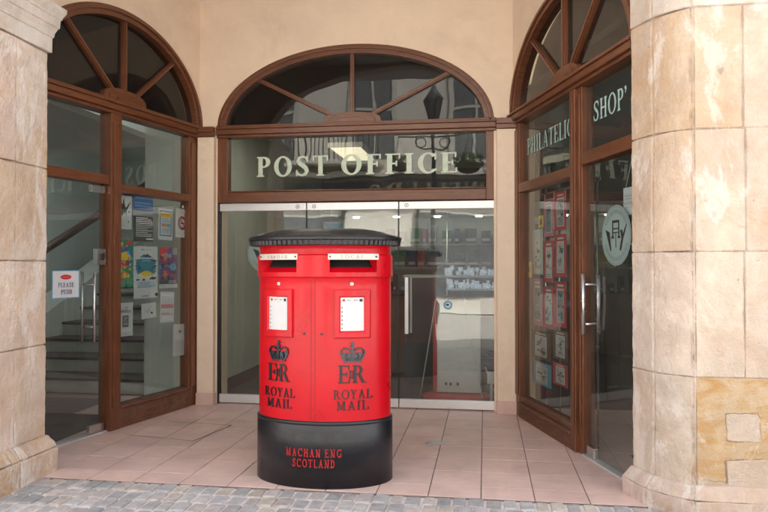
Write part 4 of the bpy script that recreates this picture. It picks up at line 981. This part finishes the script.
# ---------------------------------------------------------------- shop interior
mb = MB(); mb.box(-3.0, 6.5, 6.86, 12.6, -.03, -.012, 'carpet'); tag(mb.build('shop_floor'), kind='structure')
mb = MB(); mb.poly([(.20, 7.2, -.004), (.32, 6.9, -.004), (1.0, 4.66, -.004), (6.5, 4.66, -.004), (6.5, 7.2, -.004)], 'tile', (.62, .55, .52, 0)); tag(mb.build('shop_entry_floor', recalc=False), kind='structure')
mb = MB(); n = 26
for k in range(n):
    x = 1.12 + k * .035; mb.box(x, x + .022, 4.75, 5.5, .0, .012, 'matrub')
mb.box(1.1, 2.04, 4.73, 5.52, -.003, .004, 'matrub'); tag(mb.build('ribbed_mat'), 'black ribbed mat on the floor behind the right glass door', 'mat')
mb = MB()
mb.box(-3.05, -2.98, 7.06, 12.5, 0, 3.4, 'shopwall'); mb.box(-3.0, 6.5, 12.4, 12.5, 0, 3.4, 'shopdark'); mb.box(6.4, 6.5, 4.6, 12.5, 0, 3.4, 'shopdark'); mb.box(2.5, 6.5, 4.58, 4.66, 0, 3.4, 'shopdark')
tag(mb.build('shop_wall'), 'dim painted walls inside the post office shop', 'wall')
mb = MB(); mb.poly([(-3.05, 7.2, 3.2), (.3, 7.2, 3.2), (1.05, 4.65, 3.2), (6.5, 4.65, 3.2), (6.5, 12.5, 3.2), (-3.05, 12.5, 3.2)], 'shopwall'); tag(mb.build('shop_ceiling', recalc=False), kind='structure')
mb = MB(); mb.box(-2.975, -2.955, 7.07, 12.4, 0, .14, 'skirting'); tag(mb.build('skirting_board'), 'dark skirting along the pale wall behind the left entrance door', 'skirting')
mb = MB(); mb.box(-1.94, -1.50, 8.4, 9.5, 2.93, 2.99, 'offwhite'); mb.box(-1.91, -1.53, 8.43, 9.47, 2.922, 2.929, 'lamp'); cl = mb.build('ceiling_light'); tag(cl, 'lit square ceiling light seen through the POST OFFICE glass', 'light')
for (x0, y0) in ((-2.4, 7.5), (-.7, 7.5)):  # unseen glowing panels added behind the arch to brighten the shop
    mb = MB(); mb.box(x0, x0 + .6, y0, y0 + .6, 3.10, 3.19, 'offwhite'); mb.box(x0 + .03, x0 + .57, y0 + .03, y0 + .57, 3.092, 3.099, 'fill_lamp'); tag(mb.build('ceiling_light'), 'added fill light, unseen above the shop behind the timber arch', 'light', 'added fill lights hidden above the shop')
# counter, screens and display
mb = MB(); mb.box(-2.2, -.75, 9.3, 9.9, 0, 1.05, 'brown'); mb.box(-2.25, -.7, 9.25, 9.95, 1.051, 1.09, 'skirting'); tag(mb.build('shop_counter', bevel=.01), 'brown wooden counter in the dim shop behind the post box', 'counter')
def cab(name, label, x0, x1, y0, y1, z0, z1, m, cat='cabinet'):
    mb = MB(); mb.box(x0, x1, y0, y1, z0, z1, m); mb.box(x0 - .015, x1 + .015, y0 - .015, y1 + .015, z1 + .001, z1 + .035, 'lgrey'); mb.box(x0 + .04, x1 - .04, y0 - .008, y0 - .001, z0 + .06, z1 - .06, 'char'); return tag(mb.build(name, bevel=.006), label, cat)
cab('low_cabinet', 'dark cabinet behind the white panel in the right entrance door', -1.0, .35, 8.6, 9.1, 0, 1.30, 'char')
W = empty('display_board', (-.30, 7.72, 0), 'white free-standing panel with red edge on an oval red foot behind the right door', 'display panel')
mb = MB(); mb.box(-.53, -.05, 7.69, 7.73, .05, 1.06, 'white'); mb.build('board', W, bevel=.004)
mb = MB(); mb.box(-.575, -.531, 7.685, 7.735, .05, 1.06, 'pred'); mb.build('edge_strip', W, bevel=.004)
mb = MB(); mb.lathe([(.001, 0), (.40, 0), (.40, .03), (.36, .045), (.001, .045)], (-.30, 7.71, -.012), 'pred', 32, 1, .55); mb.build('foot', W)
for x in (-.43, -.38, -.30):
    mb = MB(); mb.lathe([(.001, 0), (.012, 0), (.012, .03), (.001, .03)], (x, 7.684, .13), 'ink', 10); mb.build('socket', W)
E_ = empty('display_easel', (-.33, 7.5, 0), 'thin pale easel standing in front of the white panel', 'easel')
for a, b in (((-.70, 7.42, 0), (-.53, 7.55, 1.10)), ((-.02, 7.42, 0), (-.22, 7.55, 1.10)), ((.12, 7.75, 0), (.0, 7.60, .35))):
    mb = MB(); mb.tube([a, b], .0065, 'lgrey', 6); mb.build('leg', E_)
mb = MB(); mb.box(-.56, .02, 7.54, 7.56, 1.10, 1.13, 'char'); mb.build('ledge', E_)
mb = MB(); mb.box(.02, .11, 7.30, 7.36, .22, .34, 'white'); mb.box(.05, .08, 7.31, 7.35, -.01, .22, 'lgrey'); mb.box(-.0, .13, 7.27, 7.39, -.012, .0, 'lgrey'); tag(mb.build('door_contact', bevel=.004), 'small white box on a post behind the bottom corner of the right door', 'box')
S_ = empty('glass_shelf_unit', (-.05, 8.3, 0), 'glass shelving lined with bright glassware behind the right door', 'shelf unit')
for z in (1.16, 1.32, 1.47):
    mb = MB(); mb.box(-.62 if z > 1.4 else -.46, .22, 8.15, 8.5, z, z + .018, 'lgrey'); mb.build('shelf', S_)
for x in (-.46, .21):
    mb = MB(); mb.tube([(x, 8.48, 0), (x, 8.48, 2.1)], .012, 'steel'); mb.build('upright', S_)
rs = random.Random(3); base = None; nm = 0
forms = []
for prof in ([(.001, 0), (.028, 0), (.006, .01), (.006, .05), (.03, .07), (.026, .12), (.001, .12)], [(.001, 0), (.03, 0), (.034, .09), (.03, .09), (.001, .085)], [(.001, 0), (.022, 0), (.036, .04), (.014, .09), (.02, .115), (.001, .115)]):
    mb = MB(); mb.lathe(prof, (0, 0, 0), 'glassware', 10); forms.append(mb.build('glass_ornament', origin=(0, 0, 0)))
used = set()
for z in (1.179, 1.339):
    for k in range(14):
        i = rs.randrange(3); f = forms[i]
        if i in used: o = f.copy(); COL.objects.link(o)
        else: o = f; used.add(i)
        o.location = (-.43 + .047 * k + rs.uniform(-.012, .012), 8.30 + rs.uniform(-.1, .1), z); sc_ = rs.uniform(.55, 1.05); o.scale = (sc_ * rs.uniform(.8, 1.3), sc_, sc_)
        tag(o, 'bright glass ornament standing on the glass shelves', 'ornament', 'glass ornaments on the shop shelves')
for f_i, f in enumerate(forms):
    if f_i not in used: bpy.data.objects.remove(f)
G_ = empty('wall_cabinet', (0, 11.5, 0), 'tall wall cabinet with lit canopy at the back of the shop', 'cabinet')
mb = MB(); mb.box(-2.6, 2.4, 11.7, 12.2, 0, 1.0, 'brown'); mb.build('base', G_)
mb = MB(); mb.box(-2.6, 2.4, 12.15, 12.2, 1.001, 2.3, 'shopwall'); mb.build('back', G_)
for z in (1.4, 1.8):
    mb = MB(); mb.box(-2.6, 2.4, 11.8, 12.14, z, z + .03, 'lgrey'); mb.build('shelf', G_)
mb = MB(); mb.box(-2.6, 2.4, 11.5, 12.2, 2.301, 2.5, 'shopwall'); mb.build('canopy', G_)
for k in range(7):
    mb = MB(); x = -2.2 + .7 * k; mb.lathe([(.001, 0), (.055, 0), (.055, -.02), (.001, -.02)], (x, 11.72, 2.299), 'spot', 16); mb.build('spot_lamp', G_)
rp = random.Random(5)
for z in (1.001, 1.431, 1.831):
    mb = MB()
    x = -2.5
    while x < 2.3:
        w = rp.uniform(.06, .2); mb.box(x, x + w, 11.85, 12.1, z, z + rp.uniform(.15, .33), rp.choice(('offwhite', 'pred', 'sky', 'brown', 'grey', 'char', 'yellow', 'dblue', 'green')));  mb.box(x + .01, x + w - .01, 11.843, 11.849, z + .04, z + .09, 'offwhite'); x += w + rp.uniform(.01, .1)
    o = mb.build('shelf_stock'); tag(o, 'mixed boxed goods along the %s shelf at the back of the shop' % {1.001: 'lowest', 1.431: 'middle', 1.831: 'highest'}[z], 'stock', None, 'stuff')
mb = MB(); mb.box(-1.80, -1.56, 7.62, 7.64, 1.66, 1.95, 'lgrey'); mb.box(-1.78, -1.58, 7.612, 7.619, 1.68, 1.93, 'sky'); mb.box(-1.69, -1.67, 7.625, 7.635, -.01, 1.66, 'steel'); mb.box(-1.82, -1.54, 7.55, 7.71, -.012, .0, 'steel'); tag(mb.build('notice_stand'), 'pale blue notice on a stand behind the middle door', 'sign')

# ---------------------------------------------------------------- the street behind (seen mirrored in the glass)
OB = empty('street_building', (0, -8, 0), 'pale rendered building with balconies across the street, mirrored in the glass', 'building')
FY = -7.0
mb = MB(); mb.box(-24, 20, -14, FY, 0, 9.2, 'street_wall'); mb.build('wall', OB)
mb = MB(); mb.box(-24.2, 20.2, -14, FY + .35, 9.201, 9.5, 'street_stone'); mb.box(-24.2, 20.2, -14, FY + .12, 8.8, 9.2, 'street_stone'); mb.build('cornice', OB)
mb = MB(); mb.box(-23.8, 19.8, FY + .001, FY + .3, 3.45, 4.05, 'fascia'); mb.box(-23.8, 19.8, FY + .001, FY + .42, 4.201, 4.32, 'street_stone'); mb.build('fascia', OB)
mb = MB()
put_flat(mb, text_polys('JEWELLERS', 4.4, .42, gap=.16), lambda x, y, d: (-1.3 - x, FY + .302 + d, 3.52 + y), 'gold'); mb.build('lettering', OB, recalc=False)
for k in range(9):
    x = -22 + 5 * k
    mb = MB(); mb.box(x, x + 2.6, FY + .001, FY + .05, .5, 3.0, 'pane_far'); mb.box(x - .1, x, FY + .001, FY + .16, 0, 3.34, 'fascia'); mb.box(x + 2.6, x + 2.7, FY + .001, FY + .16, 0, 3.34, 'fascia'); mb.build('shop_window', OB)
for k in range(14):
    x = -22.6 + 3.1 * k
    wb = MB(); wb.box(x - .16, x, FY + .001, FY + .1, 4.7, 7.7, 'street_stone'); wb.box(x + 1.2, x + 1.36, FY + .001, FY + .1, 4.7, 7.7, 'street_stone'); wb.box(x - .25, x + 1.45, FY + .001, FY + .2, 7.701, 7.95, 'street_stone'); w = wb.build('window', OB)
    wb = MB(); wb.box(x + .001, x + 1.199, FY + .001, FY + .03, 4.75, 7.69, 'pane_far'); wb.box(x + .56, x + .64, FY + .031, FY + .06, 4.75, 7.69, 'street_stone'); wb.box(x + .001, x + 1.199, FY + .031, FY + .055, 6.2, 6.28, 'street_stone'); wb.build('sash', w)
for x in (-6.5, .2, 6.9, -13.5):
    bb = MB(); bb.box(x, x + 3.4, FY + .001, FY + .8, 4.5, 4.62, 'street_stone'); bb.box(x, x + 3.4, FY + .72, FY + .78, 5.5, 5.56, 'iron')
    for k in range(23): bb.box(x + .03 + .15 * k, x + .06 + .15 * k, FY + .73, FY + .77, 4.621, 5.5, 'iron')
    bb.build('balcony', OB)
Lm = empty('street_lamp', (-1.25, -3.0, 0), 'black iron street lamp with scrolled arms mirrored in the entrance glass', 'street lamp')
mb = MB(); mb.lathe([(.16, 0), (.16, .5), (.1, .6), (.07, .9), (.055, 2.5), (.045, 4.6), (.075, 4.65), (.03, 4.7), (.03, 5.0)], (-1.25, -3, 0), 'iron', 16); mb.build('post', Lm)
for sg in (-1, 1):
    mb = MB(); pts = [(-1.25 + sg * (.04 + .36 * math.sin(t * PI / 10) ), -3, 4.35 + .42 * t / 10 - .1 * math.sin(t * PI / 5)) for t in range(11)]
    mb.tube(pts, .018, 'iron', 6)
    mb.tube([(-1.25 + sg * (.30 + .12 * math.cos(t * .6)), -3, 4.5 + .12 * math.sin(t * .6)) for t in range(10)], .014, 'iron', 6)
    mb.tube([(-1.25, -3, 4.62), (-1.25 + sg * .9, -3, 4.72)], .02, 'iron', 6); mb.build('scroll_arm', Lm)
mb = MB(); mb.lathe([(.10, 0), (.22, .55), (.25, .56), (.06, .8), (.02, .95)], (-1.25, -3, 5.0), 'pane_far', 6); mb.build('lantern', Lm)
for sg in (-1, 1):
    hb = empty('hanging_basket', (-1.25 + sg * .88, -3, 4.0), 'leafy hanging basket on the %s arm of the street lamp' % ('left' if sg < 0 else 'right'), 'basket', 'hanging baskets on the street lamp')
    cx = -1.25 + sg * .88
    mb = MB(); mb.lathe([(.02, -.26), (.18, -.2), (.28, -.06), (.30, 0), (.001, 0)], (cx, -3, 4.0), 'moss', 14); mb.build('bowl', hb)
    mb = MB(); r = random.Random(11)
    for k in range(160):
        a = r.uniform(0, 2 * PI); rr_ = .34 * math.sqrt(r.random()); p = Vector((cx + rr_ * math.cos(a), -3 + rr_ * math.sin(a), 4.0 + r.uniform(-.08, .22) * (1.1 - rr_)))
        u = Vector((r.gauss(0, 1), r.gauss(0, 1), r.gauss(0, 1))).normalized() * .06; v = Vector((r.gauss(0, 1), r.gauss(0, 1), r.gauss(0, 1))).normalized() * .04
        mb.poly([p - u, p + v, p + u, p - v], 'leafm')
    mb.build('foliage', hb, recalc=False)
    mb = MB()
    for a in (0, 2.1, 4.2): mb.tube([(cx + .28 * math.cos(a), -3 + .28 * math.sin(a), 4.0), (cx, -3, 4.7)], .006, 'iron', 5)
    mb.build('chain', hb)

# ---------------------------------------------------------------- light, sky, camera
EL, AZ = R(46), R(38)
w = bpy.data.worlds.new('World'); scene.world = w; w.use_nodes = True
nt = w.node_tree; bg = nt.nodes['Background']
sky = nt.nodes.new('ShaderNodeTexSky'); sky.sky_type = 'NISHITA'; sky.sun_disc = False; sky.sun_elevation = EL; sky.sun_rotation = AZ
sky.air_density = 1.0; sky.dust_density = 2.0; sky.ozone_density = 1.0
hs = nt.nodes.new('ShaderNodeHueSaturation'); hs.inputs['Saturation'].default_value = .35
nt.links.new(sky.outputs[0], hs.inputs['Color']); nt.links.new(hs.outputs[0], bg.inputs[0]); bg.inputs[1].default_value = .15
sd = bpy.data.lights.new('sun', 'SUN'); sd.energy = 3.2; sd.angle = R(.5); sd.color = (1, .96, .92)
so = bpy.data.objects.new('sun', sd); COL.objects.link(so); so.location = (0, 30, 30)
dirv = Vector((math.sin(AZ) * math.cos(EL), math.cos(AZ) * math.cos(EL), math.sin(EL)))
so.rotation_euler = (-dirv).to_track_quat('-Z', 'Y').to_euler()

cam = bpy.data.cameras.new('camera'); cam.sensor_width = 36; cam.sensor_fit = 'HORIZONTAL'; cam.lens = 690 / 768 * 36; cam.clip_start = .05; cam.clip_end = 300
co = bpy.data.objects.new('camera', cam); COL.objects.link(co); co.location = (0, 0, 1.45)
co.rotation_euler = (PI / 2 + math.atan(10 / 690), 0, math.atan(101 / 690))
scene.camera = co
scene.view_settings.view_transform = 'Standard'; scene.view_settings.look = 'None'; scene.view_settings.exposure = 0; scene.view_settings.gamma = 1
scene.cycles.max_bounces = 10; scene.cycles.diffuse_bounces = 5; scene.cycles.glossy_bounces = 4; scene.cycles.transparent_max_bounces = 16
scene.cycles.use_denoising = True
scene.cycles.film_exposure = 4.75   # a longer exposure: the porch stands in open shade
scene.cycles.sample_clamp_indirect = 6
scene.cycles.caustics_reflective = False; scene.cycles.caustics_refractive = False
